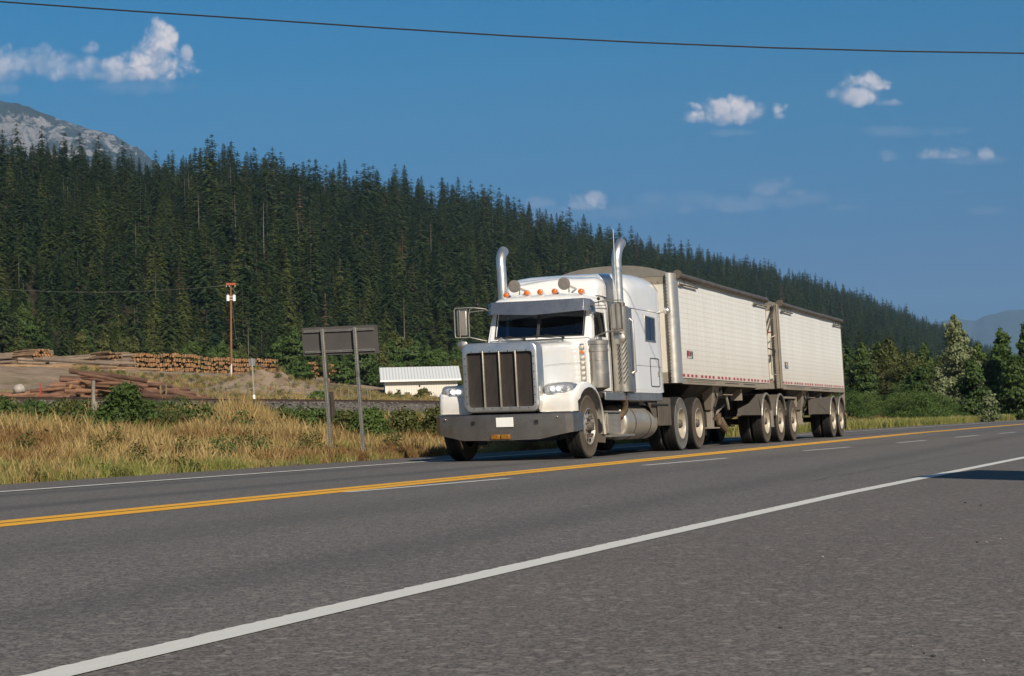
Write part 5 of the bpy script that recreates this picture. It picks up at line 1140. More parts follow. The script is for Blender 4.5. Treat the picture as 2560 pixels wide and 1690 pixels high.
def yard():
    r = np.random.default_rng(21); forms = {k: log_mesh(L, rr, sd, i) for i, (k, L, rr, sd) in enumerate([('p', 5.2, .19, 'log'), ('q', 5.2, .15, 'log'), ('g', 12, .22, 'logd'), ('l', 9, .19, 'log'), ('d', 5.2, .18, 'logd'), ('R', 5.0, .15, 'logr'), ('s', 3.4, .11, 'logr')])}
    logs = []     # (form, x, y, z, yaw, pitch, label, group)
    vdir = lambda px: atan2(*(lambda v: (v[1], v[0]))(dirpx(px)))
    def put(f, px, d, zoff, yaw, pitch, lab, grp):
        X, Y = xy(px, d); logs.append((f, X, Y, gz(X, Y) + zoff, yaw, pitch, lab, grp))
    # heap whose round ends face the road
    L1 = 'peeled log in the heap whose round orange ends face the road, at the left'; G1 = 'logs in the heap at the left end of the yard'
    for row in range(9):
        nrow = 13 - row
        for c in range(nrow):
            off = (c - nrow / 2 + .5) * .42 + r.normal(0, .04); d = 250 + r.normal(0, .35); a = vdir(110)
            X, Y = xy(108, d); X += -sin(a) * -off; Y += cos(a) * -off; yaw = a + .62 + r.normal(0, .02)
            X += cos(yaw) * 2.5; Y += sin(yaw) * 2.5
            logs.append((r.choice(['p', 'q', 'p']), X, Y, gz(*xy(108, 250)) + .2 + row * .33 + r.normal(0, .03), yaw, 0, L1, G1))
    for k in range(9): put('g', 40 + r.normal(0, 12), 252 + r.normal(0, 1.5), .5 + k * .27, vdir(50) - 1.2 + r.normal(0, .05), -.07, 'long grey log lying along the top of the left heap, sloping down leftward', 'long grey logs at the left end of the yard')
    for k in range(8): put('g', 150 + 12 * k + r.normal(0, 6), 247 + r.normal(0, 2), .3 + r.uniform(0, .9), vdir(150) - 1.4 + r.normal(0, .12), .05 + r.normal(0, .02), 'loose grey log lying aslant between the left heap and the long stacks', 'loose logs between the heaps')
    for k in range(7): put('l', -10 + 55 * k, 240 + r.normal(0, .4), .22, vdir(200) - 1.5 + r.normal(0, .02), 0, 'yellow log laid in a line along the front edge of the yard', 'yellow logs lined along the yard edge')
    for k in range(30): put(r.choice(['p', 'q']), 262 + r.uniform(-14, 24), 254 + r.normal(0, .8), .2 + r.uniform(0, 2.4) * (1 - abs(r.uniform(-.4, .4))), vdir(262) + .55 + r.normal(0, .04), 0, 'peeled log in the small heap just left of the long layered stacks', 'logs in the small heap beside the long stacks')
    for k in range(8): put('g', 235 + r.normal(0, 8), 257, .4 + .25 * k, vdir(240) - 1.2, -.07, 'long grey log sloping up to the small heap beside the stacks', 'grey logs behind the small heap')
    # layered stacks: butts toward the road, in tiers with dark gaps
    def stack(px0, px1, d0, d1, tiers, lab, grp, zb=0.0, thin=1.0):
        for t in range(tiers):
            px = px0
            while px < px1:
                d = np.interp(px, [px0, px1], [d0, d1]); X, Y = xy(px, d + r.normal(0, .22)); yaw = vdir(px) + r.normal(0, .05); X += cos(yaw) * 2.4; Y += sin(yaw) * 2.4
                for lay in range(2):
                    logs.append((r.choice(['p', 'q', 'p', 'd', 's']), X, Y, gz(*xy(px, d)) + zb + .25 + t * .74 + lay * .25 + r.normal(0, .02), yaw, 0, lab, grp))
                px += F * (.37 + .03 * r.normal()) / d * thin
            # bearers between the tiers
        for k in range(int(tiers)):
            for q in range(0): put('l', np.interp(q + r.uniform(.2, .8), [0, 3], [px0, px1]), np.interp(q + .5, [0, 3], [d0, d1]) - .4, zb + .12 + k * .60 + r.normal(0, .03), vdir(px0) - 1.57, 0, lab, grp)
    stack(305, 505, 268, 274, 4, 'log in the long layered stack left of the utility pole', 'logs in the layered stack left of the pole')
    stack(508, 700, 282, 292, 4, 'log in the layered stack behind the utility pole and small sign', 'logs in the layered stack right of the pole', -.1)
    stack(775, 876, 296, 303, 4, 'log in the orange stack seen under the sign board', 'logs in the stack seen under the sign board', -.3)
    stack(935, 1000, 330, 335, 3, 'log in the orange stack glimpsed between bushes above the white roof', 'logs glimpsed above the white roofed shed', 1.6)
    stack(1085, 1172, 335, 340, 3, 'log in the orange stack glimpsed just left of the truck', 'logs glimpsed left of the truck', 1.8)
    # spilled barky logs on the slope by the rails
    for k in range(210):
        t = r.uniform(0, 1); px = 40 + 500 * t ** .9; base = np.interp(px, [30, 90, 190, 250, 330, 420, 520], [.2, .5, 1.0, 1.9, 1.4, .6, .15]); d = 104 + r.uniform(0, 16) + (12 if px < 260 else 0)
        X, Y = xy(px, d); logs.append((r.choice(['R', 's', 'R']), X, Y, gz(X, Y) + .15 + r.uniform(0, base), vdir(px) - 1.45 + r.normal(0, .32), .10 * (1 if px > 240 else -.3) + r.normal(0, .06), 'reddish barky log in the spilled pile beside the railway', 'barky logs spilled beside the railway'))
    key = sorted(range(len(logs)), key=lambda i: (logs[i][1] - CAM[0]) ** 2 + (logs[i][2] - CAM[1]) ** 2 + r.uniform(0, 25000)); near = set(key[:300])
    mbd = {}
    for i, (f, X, Y, Z, yaw, pit, lab, grp) in enumerate(logs):
        if i in near:
            o = tag(link('log', forms[f], loc=(X, Y, Z)), lab, 'log', grp); o.rotation_euler = (0, pit, yaw)
        else: mbd.setdefault(f, []).append((X, Y, Z, yaw, pit))
    mb = MB(); 
    for f, L in mbd.items():
        me = forms[f]; V = np.array([v.co[:] for v in me.vertices]); Fs = [tuple(p.vertices) for p in me.polygons]; ms = [p.material_index for p in me.polygons]; base = {'log': 0, 'logd': 2, 'logr': 3}[{M['log'].name: 'log', M['logd'].name: 'logd', M['logr'].name: 'logr'}[me.materials[0].name]]
        for X, Y, Z, yaw, pit in L:
            Rm = np.array((Matrix.Rotation(yaw, 3, 'Z') @ Matrix.Rotation(pit, 3, 'Y'))); q = V @ Rm.T + (X, Y, Z); o = len(mb.v); mb.v += [tuple(p) for p in q]; mb.f += [tuple(o + i for i in f_) for f_ in Fs]; mb.m += [1 if m_ else base for m_ in ms]
    tag(mb.build('stacked_logs', [M['log'], M['logend'], M['logd'], M['logr']]), 'further peeled logs packed in the stacks of the yard', 'logs', kind='stuff')
    print('logs', len(logs))
yard()

# ================================================================ shed, pole, signs, posts
def shed():
    M['siding'] = None; m, T, b, oc, pos = newmat('cream_ribbed_siding'); x = T.sep(oc)[0]; fr = T.math('ABSOLUTE', T.math('SUBTRACT', T.math('FRACT', T.math('DIVIDE', x, .36)), .5))
    c = T.mix(T.math('LESS_THAN', fr, .12), (0.64, 0.61, 0.53), (0.52, 0.49, 0.42)); T.l.new(c, b.inputs['Base Color']); b.inputs['Roughness'].default_value = .6; M['siding'] = m
    m, T, b, oc, pos = newmat('pale_metal_roofing'); x = T.sep(oc)[0]; fr = T.math('ABSOLUTE', T.math('SUBTRACT', T.math('FRACT', T.math('DIVIDE', x, .45)), .5))
    c = T.mix(T.math('LESS_THAN', fr, .15), (0.66, 0.67, 0.66), (0.46, 0.48, 0.48)); T.l.new(c, b.inputs['Base Color']); b.inputs['Roughness'].default_value = .45; b.inputs['Metallic'].default_value = .1; M['roof'] = m
    d = 250.0; X, Y = xy(966, d); v = dirpx(1060); yaw = atan2(v[1], v[0]) - pi / 2 + .05; zb = zpx(966, 1007, d)
    t = empty('shed', 'cream metal-sided shed with a white ribbed roof behind the rail line', 'shed', (X, Y, zb)); t.rotation_euler = (radians(-1.0), 0, yaw)
    L, Dp, hw, hr = 10.4, 8.0, 3.35, 1.75
    mb = MB(); mb.box(0, L, 0, .12, -1.2, hw); mb.box(0, .12, .12, Dp, -1.2, hw); mb.box(.12, L - .12, Dp - .12, Dp, -1.2, hw); mb.build('side_wall', M['siding'], t)
    mb = MB(); mb.prism([(.12, -1.2), (Dp, -1.2), (Dp, hw), (Dp / 2, hw + hr), (.12, hw + .02)], 'x', L - .12, L); mb.prism([(.12, hw), (Dp, hw), (Dp / 2, hw + hr)], 'x', 0.02, .12); mb.build('gable_wall', M['cream'], t)
    mb = MB()
    for s in (0, 1):
        y0, y1 = (-.75, Dp / 2) if s == 0 else (Dp + .75, Dp / 2); z0 = hw - .75 * hr / (Dp / 2) + .05; z1 = hw + hr + .05
        mb.hexa([(-.75, y0, z0), (L + .55, y0, z0), (L + .55, y1, z1), (-.75, y1, z1)], [(-.75, y0, z0 + .12), (L + .55, y0, z0 + .12), (L + .55, y1, z1 + .12), (-.75, y1, z1 + .12)])
    mb.build('roof', M['roof'], t)
    mb = MB(); mb.box(-.76, L + .56, -.80, -.752, hw - .42, hw - .16); mb.build('gutter', M['plate'], t)
    mb = MB(); mb.box(-.02, .12, -.02, -.002, -1.2, hw - .25); mb.box(L - .12, L + .02, -.02, -.002, -1.2, hw - .3); mb.build('corner_trim', M['plate'], t)
    mb = MB(); fo = [(2.72, -.04, .5), (3.62, -.04, .5), (3.62, -.04, 1.52), (2.72, -.04, 1.52)]; fi = [(2.82, -.04, .6), (3.52, -.04, .6), (3.52, -.04, 1.42), (2.82, -.04, 1.42)]; mb.frame(fo, fi, (0, .06, 0)); mb.box(3.15, 3.20, -.04, .02, .6, 1.42); w = mb.build('window', M['plate'], t)
    mb = MB(); mb.box(2.82, 3.52, -.012, -.006, .6, 1.42); mb.build('pane', M['darkglass'], w)
    for x, z, nm in ((4.95, 2.35, 'wall_lamp'),):
        mb = MB(); mb.box(x - .10, x + .10, -.16, -.002, z - .14, z + .14); mb.prism([(-.22, z - .1), (-.16, z + .14), (-.12, z + .14), (-.12, z - .1)], 'x', x - .1, x + .1); mb.build(nm, M['black'], t, bevel=.02)
    mb = MB(); mb.box(.55, .8, -.12, -.002, .25, .5); mb.build('wall_vent', M['galv'], t, bevel=.02)
shed()
def pole():
    d = 250.0; X, Y = xy(581, d); z0 = gz(X, Y); top = zpx(583, 712, d); h = top - z0; k = d / F
    M['polew'] = mat('orange_brown_pole_wood', (0.26, 0.11, 0.05), 0.85, var=0.35, vscale=1.2); M['arm'] = mat('red_brown_crossarm', (0.36, 0.085, 0.035), 0.8, var=0.2)
    t = empty('utility_pole', 'tall wooden utility pole with red crossarm and two grey transformer cans', 'utility pole', (X, Y, z0)); v = dirpx(581); yaw = atan2(v[1], v[0]) - pi / 2; t.rotation_euler = (0, radians(.6), yaw)
    mb = MB(); mb.tube([(0, 0, -.5), (0, 0, h * .5), (0, 0, h)], [.17, .15, .12], 12); mb.build('pole', M['polew'], t)
    mb = MB(); mb.box(-.7, .72, -.30, -.14, h - .05, h + .28); mb.box(-.7, .72, .14, .3, h - .05, h + .28); mb.build('crossarm', M['arm'], t, bevel=.02)
    for x in (-.42, .47):
        zc = h - 2.35; mb = MB(); mb.lathe([(0, .001), (0, .21), (.02, .23), (.78, .23), (.80, .25), (.84, .24), (.90, .1), (.92, .001)], (x, -.12, zc), (0, 0, 1), 20); mb.box(min(x, 0), max(x, 0), -.12, -.08, zc + .2, zc + .26); mb.box(min(x, 0), max(x, 0), -.12, -.08, zc + .6, zc + .66); tr = mb.build('transformer', M['plate'], t)
        mb = MB(); mb.lathe([(0, .03), (.1, .06), (.12, .03), (.2, .055), (.22, .03), (.30, .02)], (x, -.12, zc + .9), (0, 0, 1), 8); mb.build('insulator', M['galv'], tr)
    for x in (-.62, -.2, .6):
        mb = MB(); mb.lathe([(0, .03), (.08, .06), (.1, .03), (.16, .055), (.2, .02)], (x, -.22, h - .28), (0, 0, 1), 8); mb.build('insulator', M['plate'], t)
    mb = MB(); mb.box(.02, .09, -.20, -.165, 0, 1.9); mb.box(-.09, -.03, -.20, -.165, 0, 1.7); mb.build('conduit', M['plate'], t)
    mb = MB(); mb.tube([(.1, -.2, h - .5), (.45, -.25, h - .8), (.75, -.2, h - 1.3), (.55, -.15, h - 1.55)], .025, 5); mb.tube([(.15, -.1, h - 2.8), (.75, .2, h - 8)], .02, 4); mb.build('drop_wire', M['galv'], t)
    # span wire to the left, sagging
    P0 = np.array([X, Y, z0 + h]) ; X1, Y1 = xy(-120, 232); P1 = np.array([X1, Y1, zpx(-120, 712, 232)]); mb = MB()
    for dz, sg in ((0.0, 1.0),):
        mb.tube([P0 * (1 - s) + P1 * s + np.array([0, 0, dz - 4 * sg * s * (1 - s)]) for s in np.linspace(0, 1, 14)], .014, 4)
    tag(mb.build('power_line', M['galv']), 'thin sagging power line running left from the wooden utility pole', 'power line')
pole()
def highway_sign():
    A = np.array([2.93, 5.02]); u = np.array([0.06, -0.998]); zg = gz(A[0], A[1]); LN = .056
    t = empty('sign_or_shadow_board', 'large grey sign board seen from behind on two galvanised posts', 'sign', (float(A[0]), float(A[1]), 0))
    def W_(mb, nm, m, **k):
        mb.v = [(x - A[0], y + LN * z - A[1], z) for x, y, z in mb.v]; return mb.build(nm, m, t, **k)
    def along(s, off=0.0): p = A + u * s + np.array([-u[1], u[0]]) * off; return p
    z0, z1 = 2.045, 2.60; s0, s1 = -.465, 1.125
    for a_, b_ in ((s0, .33), (.332, s1)):
        mb = MB(); q = [along(a_, .07), along(b_, .07), along(b_, .076), along(a_, .076)]
        mb.prism([tuple(p) for p in q], 'z', z0, z1); W_(mb, 'panel', M['signback'])
    for zz in (z0 + .05, z1 - .10):
        mb = MB(); q = [along(s0 + .05, .038), along(s1 - .08, .038), along(s1 - .08, .069), along(s0 + .05, .069)]; mb.prism([tuple(p) for p in q], 'z', zz, zz + .042); rl = W_(mb, 'rail', M['galv']); mb = MB()
        for s in np.arange(s0 + .08, s1 - .10, .034): q = [along(s, .0365), along(s + .016, .0365), along(s + .016, .0375), along(s, .0375)]; mb.prism([tuple(p) for p in q], 'z', zz + .012, zz + .030)
        o = W_(mb, 'slot', M['black']); o.parent = rl
    for s, zt in ((0, 2.56), (.68, 2.56)):
        p = along(s); mb = MB(); mb.box(p[0] - .03, p[0] + .03, p[1] - .03, p[1] + .03, zg - .3, zt); po = W_(mb, 'post', M['galv'], bevel=.004)
        mb = MB()
        for z in np.arange(.1, zt - .05, .05): mb.cyl((p[0] - .0305, p[1], z), (p[0] - .0315, p[1], z), .008, 6); mb.cyl((p[0], p[1] - .0305, z), (p[0], p[1] - .0315, z), .008, 6)
        o = W_(mb, 'post_hole', M['frame']); o.parent = po
        if s: mb = MB(); mb.box(p[0] - .036, p[0] + .036, p[1] - .036, p[1] + .036, zg - .2, .14); W_(mb, 'post_sleeve', M['galv'], bevel=.004)
    # added board out of view on the right, placed to shade the edge line
    t2 = empty('sign_or_shadow_board', 'unseen board on two posts by the near shoulder, added to shade the road', 'sign', (-13.0, -9.9, 0))
    k = 1 / tan(SUN_EL); sh = lambda x, y, z: (x - LD[0] * k * z, y - LD[1] * k * z)
    zt, hb, wb = 2.3, 1.35, 1.9
    a = np.array(sh(-11.15, -7.85, zt)); u2 = np.array([.97, -.24]); u2 /= np.linalg.norm(u2); b_ = a + u2 * wb; n2 = np.array([u2[1], -u2[0]])
    def rel(p, z): return (p[0] + 13, p[1] + 9.9, z)
    mb = MB(); mb.hexa([rel(a, zt - hb), rel(b_, zt - hb), rel(b_, zt), rel(a, zt)], [rel(a + n2 * .006, zt - hb), rel(b_ + n2 * .006, zt - hb), rel(b_ + n2 * .006, zt), rel(a + n2 * .006, zt)]); mb.build('board', M['signback'], t2)
    for f in (.25, .75):
        p = a + u2 * wb * f - n2 * .034; mb = MB(); mb.box(p[0] + 13 - .03, p[0] + 13 + .03, p[1] + 9.9 - .03, p[1] + 9.9 + .03, -.05, zt - .05); mb.build('post', M['galv'], t2)
highway_sign()
def small_things():
    # small grey sign beyond the track
    d = 96.0; X, Y = xy(638, d); z0 = gz(X, Y); k = d / F; zt = zpx(636, 896, d)
    t = empty('small_sign', 'small grey square sign seen from behind on a thin post by the rails', 'sign', (X, Y, z0)); v = dirpx(638); t.rotation_euler = (0, radians(-2.5), atan2(v[1], v[0]) - pi / 2)
    mb = MB(); mb.box(-.04, .04, -.04, .04, -.3, zt - z0); mb.build('post', M['galv'], t); mb = MB(); s = 8 * k; mb.box(-s, s, .045, .05, zt - z0 - 19 * k, zt - z0 - 1 * k); mb.build('board', mat('blue_grey_sign_back', (.15, .16, .165), .6), t, bevel=.01)
    mb = MB(); mb.box(-.06, .06, -.05, .05, -.1, .55); mb.build('post_foot', M['plate'], t)
    # old weathered post, dark leaning post, red stake
    M['oldw'] = mat('silvery_weathered_wood', (.27, .235, .19), .95, var=.4, vscale=5, bump=.6, bscale=12)
    d = 58.0; X, Y = xy(236, d); zt = zpx(234, 952, d); z0 = gz(X, Y); mb = MB(); mb.tube([(X, Y, z0 - .2), (X + .01, Y, z0 + .5), (X, Y + .02, (z0 + zt) / 2 + .2), (X - .02, Y, zt)], [.12, .11, .07, .068], 9); mb.tube([(X + .02, Y, z0), (X + .03, Y, zpx(236, 1005, d))], [.125, .12], 8); tag(mb.build('fence_post', M['oldw'], angle=50), 'silvery weathered wooden post standing at the edge of the dark green bush', 'post')
    d = 62.0; X, Y = xy(833, d); z0 = gz(X, Y); zt = zpx(829, 980, d); mb = MB(); mb.tube([(X, Y, z0 - .2), (X - .03, Y, zt - .5), (X - .06, Y + .02, zt)], [.1, .085, .08], 8); tag(mb.build('fence_post', mat('charred_post_wood', (.055, .04, .03), .9, var=.4)), 'dark brown leaning post stump between the legs of the sign board', 'post')
    d = 104.0; X, Y = xy(102, d); z0 = gz(X, Y); zt = zpx(102, 958, d); t = empty('marker_stake', 'red painted marker stake with a white foot beside the rails', 'stake', (X, Y, z0)); k = d / F
    mb = MB(); mb.box(-2 * k, 2 * k, -.02, .02, .35, zt - z0); mb.build('stake', mat('red_stake_paint', (.42, .07, .05), .7), t, bevel=.01); mb = MB(); mb.box(-2 * k, 2 * k, -.021, .021, -.1, .349); mb.build('foot', M['plate'], t)
    # pale boulder
    d = 118.0; X, Y = xy(50, d); zc = zpx(50, 974, d); r = np.random.default_rng(4); mb = MB(); mb.sphere((0, 0, 0), 1, 20); V = np.array(mb.v); nn = V / np.linalg.norm(V, axis=1)[:, None]
    rad = .42 * (1 + .12 * vnoise(nn[:, 0] * 3 + 1, nn[:, 2] * 3 + nn[:, 1] * 2, 3)); V = nn * rad[:, None] * (1.0, 1.0, .85); mb.v = [tuple(p) for p in V]; o = mb.build('boulder', mat('pale_boulder_stone', (.44, .39, .33), .9, var=.5, vscale=4, bump=.6, bscale=8)); o.location = (X, Y, zc); tag(o, 'rounded pale boulder on the dirt at the left, above the barky logs', 'boulder')
    # wire fence beyond the track
    M['fpost'] = mat('olive_fence_post', (.20, .17, .09), .9, var=.3); tops = []
    for px, d, y0 in ((403, 104, 964), (417, 106, 962), (496, 112, 972), (548, 116, 966), (557, 118, 966), (622, 122, 960), (672, 128, 967), (692, 130, 960), (728, 132, 962), (765, 134, 964), (820, 138, 968), (853, 140, 968), (873, 142, 968), (921, 146, 970), (927, 148, 970)):
        X, Y = xy(px, d); z0 = gz(X, Y); zt = zpx(px, y0, d); mb = MB(); mb.cyl((X, Y, min(z0, zt - 1.2)), (X, Y, zt), .055, 6); tag(mb.build('fence_post', M['fpost']), 'thin olive post of the wire fence beyond the rails', 'post', 'posts of the wire fence beyond the rails'); tops.append((X, Y, zt))
    mb = MB()
    for a, b_ in zip(tops[:-1], tops[1:]):
        for dz in (.08, .38, .68): mb.tube([(a[0], a[1], a[2] - dz), (b_[0], b_[1], b_[2] - dz)], .012, 3)
    tag(mb.build('fence_wire', M['galv']), 'strands of fence wire strung between the thin olive posts', 'fence wire')
    # overhead wire across the top of the picture
    mb = MB(); pts = []
    for px, py in ((-500, -40), (0, 4), (320, 27), (640, 48), (960, 70), (1280, 90), (1600, 106), (1920, 119), (2240, 128), (2560, 133), (3100, 136)):
        d = 27.0; v = CAM + dirpx(px, py) * d; pts.append(tuple(v))
    mb.tube(pts, .0125, 6); tag(mb.build('overhead_wire', M['black']), 'single dark overhead wire crossing the whole sky above the truck', 'wire')
    # stones on the asphalt
    M['peb'] = mat('pale_pebble', (.30, .29, .27), .9, var=.3); M['pebd'] = mat('dark_pebble', (.03, .03, .028), .9)
    for px, py, s, c, lab in ((2056, 1394, 1.0, 0, 'pale pebble lying alone on the shoulder below the edge line'), (1952, 1571, 1.1, 1, 'black pebble lying alone near the bottom of the shoulder'), (2333, 1642, 1.4, 1, 'larger black pebble near the bottom right of the shoulder'), (2310, 1635, .8, 1, 'small black pebble left of the larger black one'), (2443, 1357, .8, 1, 'small dark pebble in the row of three at the right'), (2466, 1357, .8, 0, 'middle pale pebble in the row of three at the right'), (2500, 1349, .8, 0, 'rightmost pale pebble in the row of three'), (2281, 1616, .7, 0, 'small pale pebble above the black ones'), (2458, 1653, .9, 0, 'yellowish pebble at the bottom right corner of the shoulder'), (2413, 1258, .6, 1, 'tiny dark pebble farthest up the shoulder'), (2452, 1264, .6, 1, 'tiny dark pebble just right of the farthest one')):
        v = dirpx(px, py); t_ = -CAM[2] / v[2]; p = CAM + v * t_; d = t_; r_ = 5.0 * s / F * d * .9; mb = MB(); mb.sphere((0, 0, 0), r_, 8, sc=(1.2, .8, .6)); o = mb.build('pebble', M['pebd' if c else 'peb'], angle=20); o.location = (p[0], p[1], r_ * .5); o.rotation_euler = (0, 0, px % 3); tag(o, lab, 'pebble')
small_things()

# ================================================================ bushes and broadleaf trees placed one by one
def place(px, ytop, ybase, d, wpx, name, label, cat, shape, leaf, seed, n=2200, size=None, bark='bark', low=.1, lobes=12, group=None):
    X, Y = xy(px, d); z0 = gz(X, Y); zt = zpx(px, ytop, d); h = max(.5, (zt - z0) * (1.14 if cat == 'tree' else 1.08)); w = wpx / 2 / F * d
    return make_tree(name, label, cat, X, Y, h, w, shape, M[leaf], M[bark], seed, n, size or max(.05, .022 * d / 10), group, low, lobes)
def valley_conifers():
    r = np.random.default_rng(55); lst = []
    for k in range(16):
        px = 2075 + 270 * (k + r.uniform(0, .8)) / 16; d = r.uniform(280, 420); X, Y = xy(px, d); z = gz(X, Y); top = zpx(px, np.interp(px, [2075, 2200, 2345], [795, 825, 880]) + r.uniform(-25, 45), d)
        f = int(r.integers(0, 4)); s = (top - z) / CON[f][3]; e = empty('conifer', 'big dark conifer behind the tail of the last trailer, ' + ('leftmost' if k == 0 else 'rightmost' if k == 15 else '%d%s from left' % (k + 1, {2: 'nd', 3: 'rd'}.get(k + 1, 'th'))), 'tree', (X, Y, z - .3), 'big conifers behind the last trailer'); e.scale = (s,) * 3; e.rotation_euler = (0, 0, r.uniform(0, 6.28)); link('crown', CON[f][0], e); link('trunk', CON[f][1], e)
valley_conifers()
def greenery():
    D = 'bush'
    place(300, 940, 1060, 50, 150, 'bush', 'big dark green bush beside the silvery weathered post', D, 'bush', 'leafd', 1, 9000, .055, lobes=22)
    place(345, 985, 1065, 51, 110, 'bush', 'right shoulder of the dark bush, sloping down to the gravel', D, 'bush', 'leafd', 2, 6000, .055, lobes=16)
    place(165, 992, 1050, 52, 150, 'bush', 'low green brush left of the weathered post', D, 'bush', 'leafo', 3, 4500, .06, lobes=18)
    place(90, 1000, 1050, 53, 120, 'bush', 'low green brush nearer the left edge', D, 'bush', 'leaf', 31, 4000, .06, lobes=16)
    place(12, 990, 1040, 55, 80, 'bush', 'dark low bush at the very left edge', D, 'bush', 'leafd', 4, 3000, .06)
    place(925, 1010, 1082, 47, 130, 'bush', 'bright green bush right of the sign posts', D, 'bush', 'leaf', 5, 8000, .05, lobes=20)
    place(1010, 1015, 1055, 50, 110, 'bush', 'green brush under the white roofed shed', D, 'bush', 'leafo', 6, 6000, .055, lobes=20)
    place(1090, 1006, 1060, 50, 90, 'bush', 'olive brush just left of the truck headlight', D, 'bush', 'leafo', 7, 4500, .055, lobes=16)
    place(865, 1022, 1065, 50, 70, 'bush', 'small bush between the sign posts and the bright one', D, 'bush', 'leafo', 8, 2600, .055)
    place(800, 1008, 1055, 56, 60, 'bush', 'small green bush between the two sign posts', D, 'bush', 'leafd', 9, 2600, .06)
    place(770, 1020, 1060, 54, 60, 'bush', 'low green bush left of the first sign post', D, 'bush', 'leaf', 91, 2600, .06)
    place(510, 1008, 1045, 62, 70, 'bush', 'small green bush left of the tall golden grass', D, 'bush', 'leafd', 92, 2600, .06)
    place(715, 1008, 1050, 60, 70, 'bush', 'dark bush just right of the tall golden grass', D, 'bush', 'leafd', 93, 2600, .06)
    place(796, 975, 1010, 140, 80, 'bush', 'green bush beyond the rails behind the sign posts', D, 'bush', 'leaf', 94, 3000, .14)
    place(1061, 968, 1004, 225, 42, 'bush', 'rounded pale green bush against the wall of the shed', D, 'oval', 'leafo', 95, 900, .2)
    place(999, 968, 1004, 225, 12, 'shrub', 'thin upright shrub against the shed wall', 'shrub', 'oval', 'leafo', 96, 200, .16)
    place(990, 985, 1004, 225, 22, 'shrub', 'low sparse shrub at the foot of the shed wall', 'shrub', 'bush', 'leafo', 97, 240, .16)
    for k, (px, yt, yb, d, w, lf, lab) in enumerate(((240, 1085, 1150, 30, 70, 'leafo', 'dull olive weed clump low in the dry grass below the weathered post'), (285, 1062, 1110, 34, 60, 'leafo', 'olive weed clump right of and above the lowest one'), (60, 1065, 1120, 34, 60, 'leafo', 'olive weed clump in the dry grass near the left edge'), (455, 1078, 1130, 32, 90, 'leafo', 'wide olive weed clump in the dry grass left of the sign'), (560, 1072, 1140, 31, 90, 'leafd', 'dark green weed clump in the middle of the dry grass'), (600, 1050, 1105, 35, 80, 'leafo', 'olive weed clump under the tall golden grass'), (655, 1075, 1135, 32, 60, 'leafd', 'dark green weed clump right of the tall golden grass'), (770, 1060, 1120, 34, 80, 'leafo', 'olive weed clump behind the first sign post'), (345, 1105, 1150, 28, 50, 'leafo', 'small olive weed clump in the pale grass by the road'), (980, 1068, 1110, 36, 60, 'leafo', 'olive weed clump in the dry grass left of the truck bumper'))):
        place(px, yt, yb, d, w, 'weed_clump', lab, 'weed', 'bush', lf, 300 + k, 1500, .028)
    # broadleaf trees by the yard
    T_ = 'tree'
    place(745, 812, 960, 262, 92, 'broadleaf_tree', 'bushy green tree standing left of the sign board in front of the logs', T_, 'oval', 'leafd', 10, 7000, .34, lobes=20)
    place(752, 900, 965, 258, 90, 'bush', 'wide dark bush at the foot of the tree left of the sign board', D, 'bush', 'leafd', 11, 4000, .32, lobes=14)
    place(905, 850, 950, 285, 90, 'broadleaf_tree', 'green tree right of the sign board above the gravel mound', T_, 'oval', 'leafd', 12, 6000, .36, lobes=18)
    place(860, 905, 960, 270, 80, 'bush', 'dark green bush between the log stack and the shed', D, 'bush', 'leafd', 13, 4000, .34, lobes=14)
    place(940, 900, 960, 275, 80, 'bush', 'green bush close to the left end of the shed', D, 'bush', 'leafd', 131, 4000, .34, lobes=14)
    place(990, 820, 930, 330, 100, 'broadleaf_tree', 'olive green tree behind the left part of the shed roof', T_, 'oval', 'leafo', 14, 5000, .42, lobes=16)
    place(1040, 850, 930, 325, 80, 'broadleaf_tree', 'green tree behind the middle of the shed roof', T_, 'oval', 'leafd', 15, 4000, .40, lobes=16)
    place(1107, 868, 925, 320, 50, 'broadleaf_tree', 'bright green tree behind the shed roof near the truck', T_, 'oval', 'leaf', 16, 3000, .38, lobes=12)
    place(1150, 850, 925, 345, 70, 'broadleaf_tree', 'dark green tree half hidden behind the truck grille', T_, 'oval', 'leafd', 17, 3500, .42, lobes=12)
    r = np.random.default_rng(77)
    first = {}
    def many(n, spec, label, group, px0, px1, d0, d1, h0, h1, w, leaf, shape, nm='broadleaf_tree', cat='tree', base=8.0, cnt=7000, size=.2):
        forms = []
        for k in range(3):
            t = make_tree(nm, label, cat, *xy(px0 + (px1 - px0) * (k + .3) / 4, d1), base, base * w, shape, M[leaf], M['bark'], 500 + spec * 10 + k, cnt, size, group); s = r.uniform(h0, h1) / base; t.scale = (s, s, s); forms.append(t)
        for k in range(n - 3):
            for _ in range(40):
                X, Y = xy(r.uniform(px0, px1), r.uniform(d0, d1))
                if Y - float(roadoff(min(X, 200))) > (7.0 if cat == 'tree' else 5.8): break
            forms.append(copy_tree(forms[k % 3], X, Y, None, r.uniform(h0, h1) / base, r.uniform(0, 6.28)))
        forms.sort(key=lambda o: float(polar(np.array([o.location.x]), np.array([o.location.y]))[1][0])); suf = lambda k: '%d%s' % (k, 'th' if 10 < k % 100 < 14 else {1: 'st', 2: 'nd', 3: 'rd'}.get(k % 10, 'th'))
        for k, o in enumerate(forms): o['label'] = label + (', leftmost' if k == 0 else ', rightmost' if k == len(forms) - 1 else ', %s from left' % suf(k + 1))
    many(60, 1, 'mid green broadleaf tree between log yard and hill', 'broadleaf trees at the foot of the hill', -40, 1250, 300, 345, 4, 9, .3, 'leaf', 'oval')
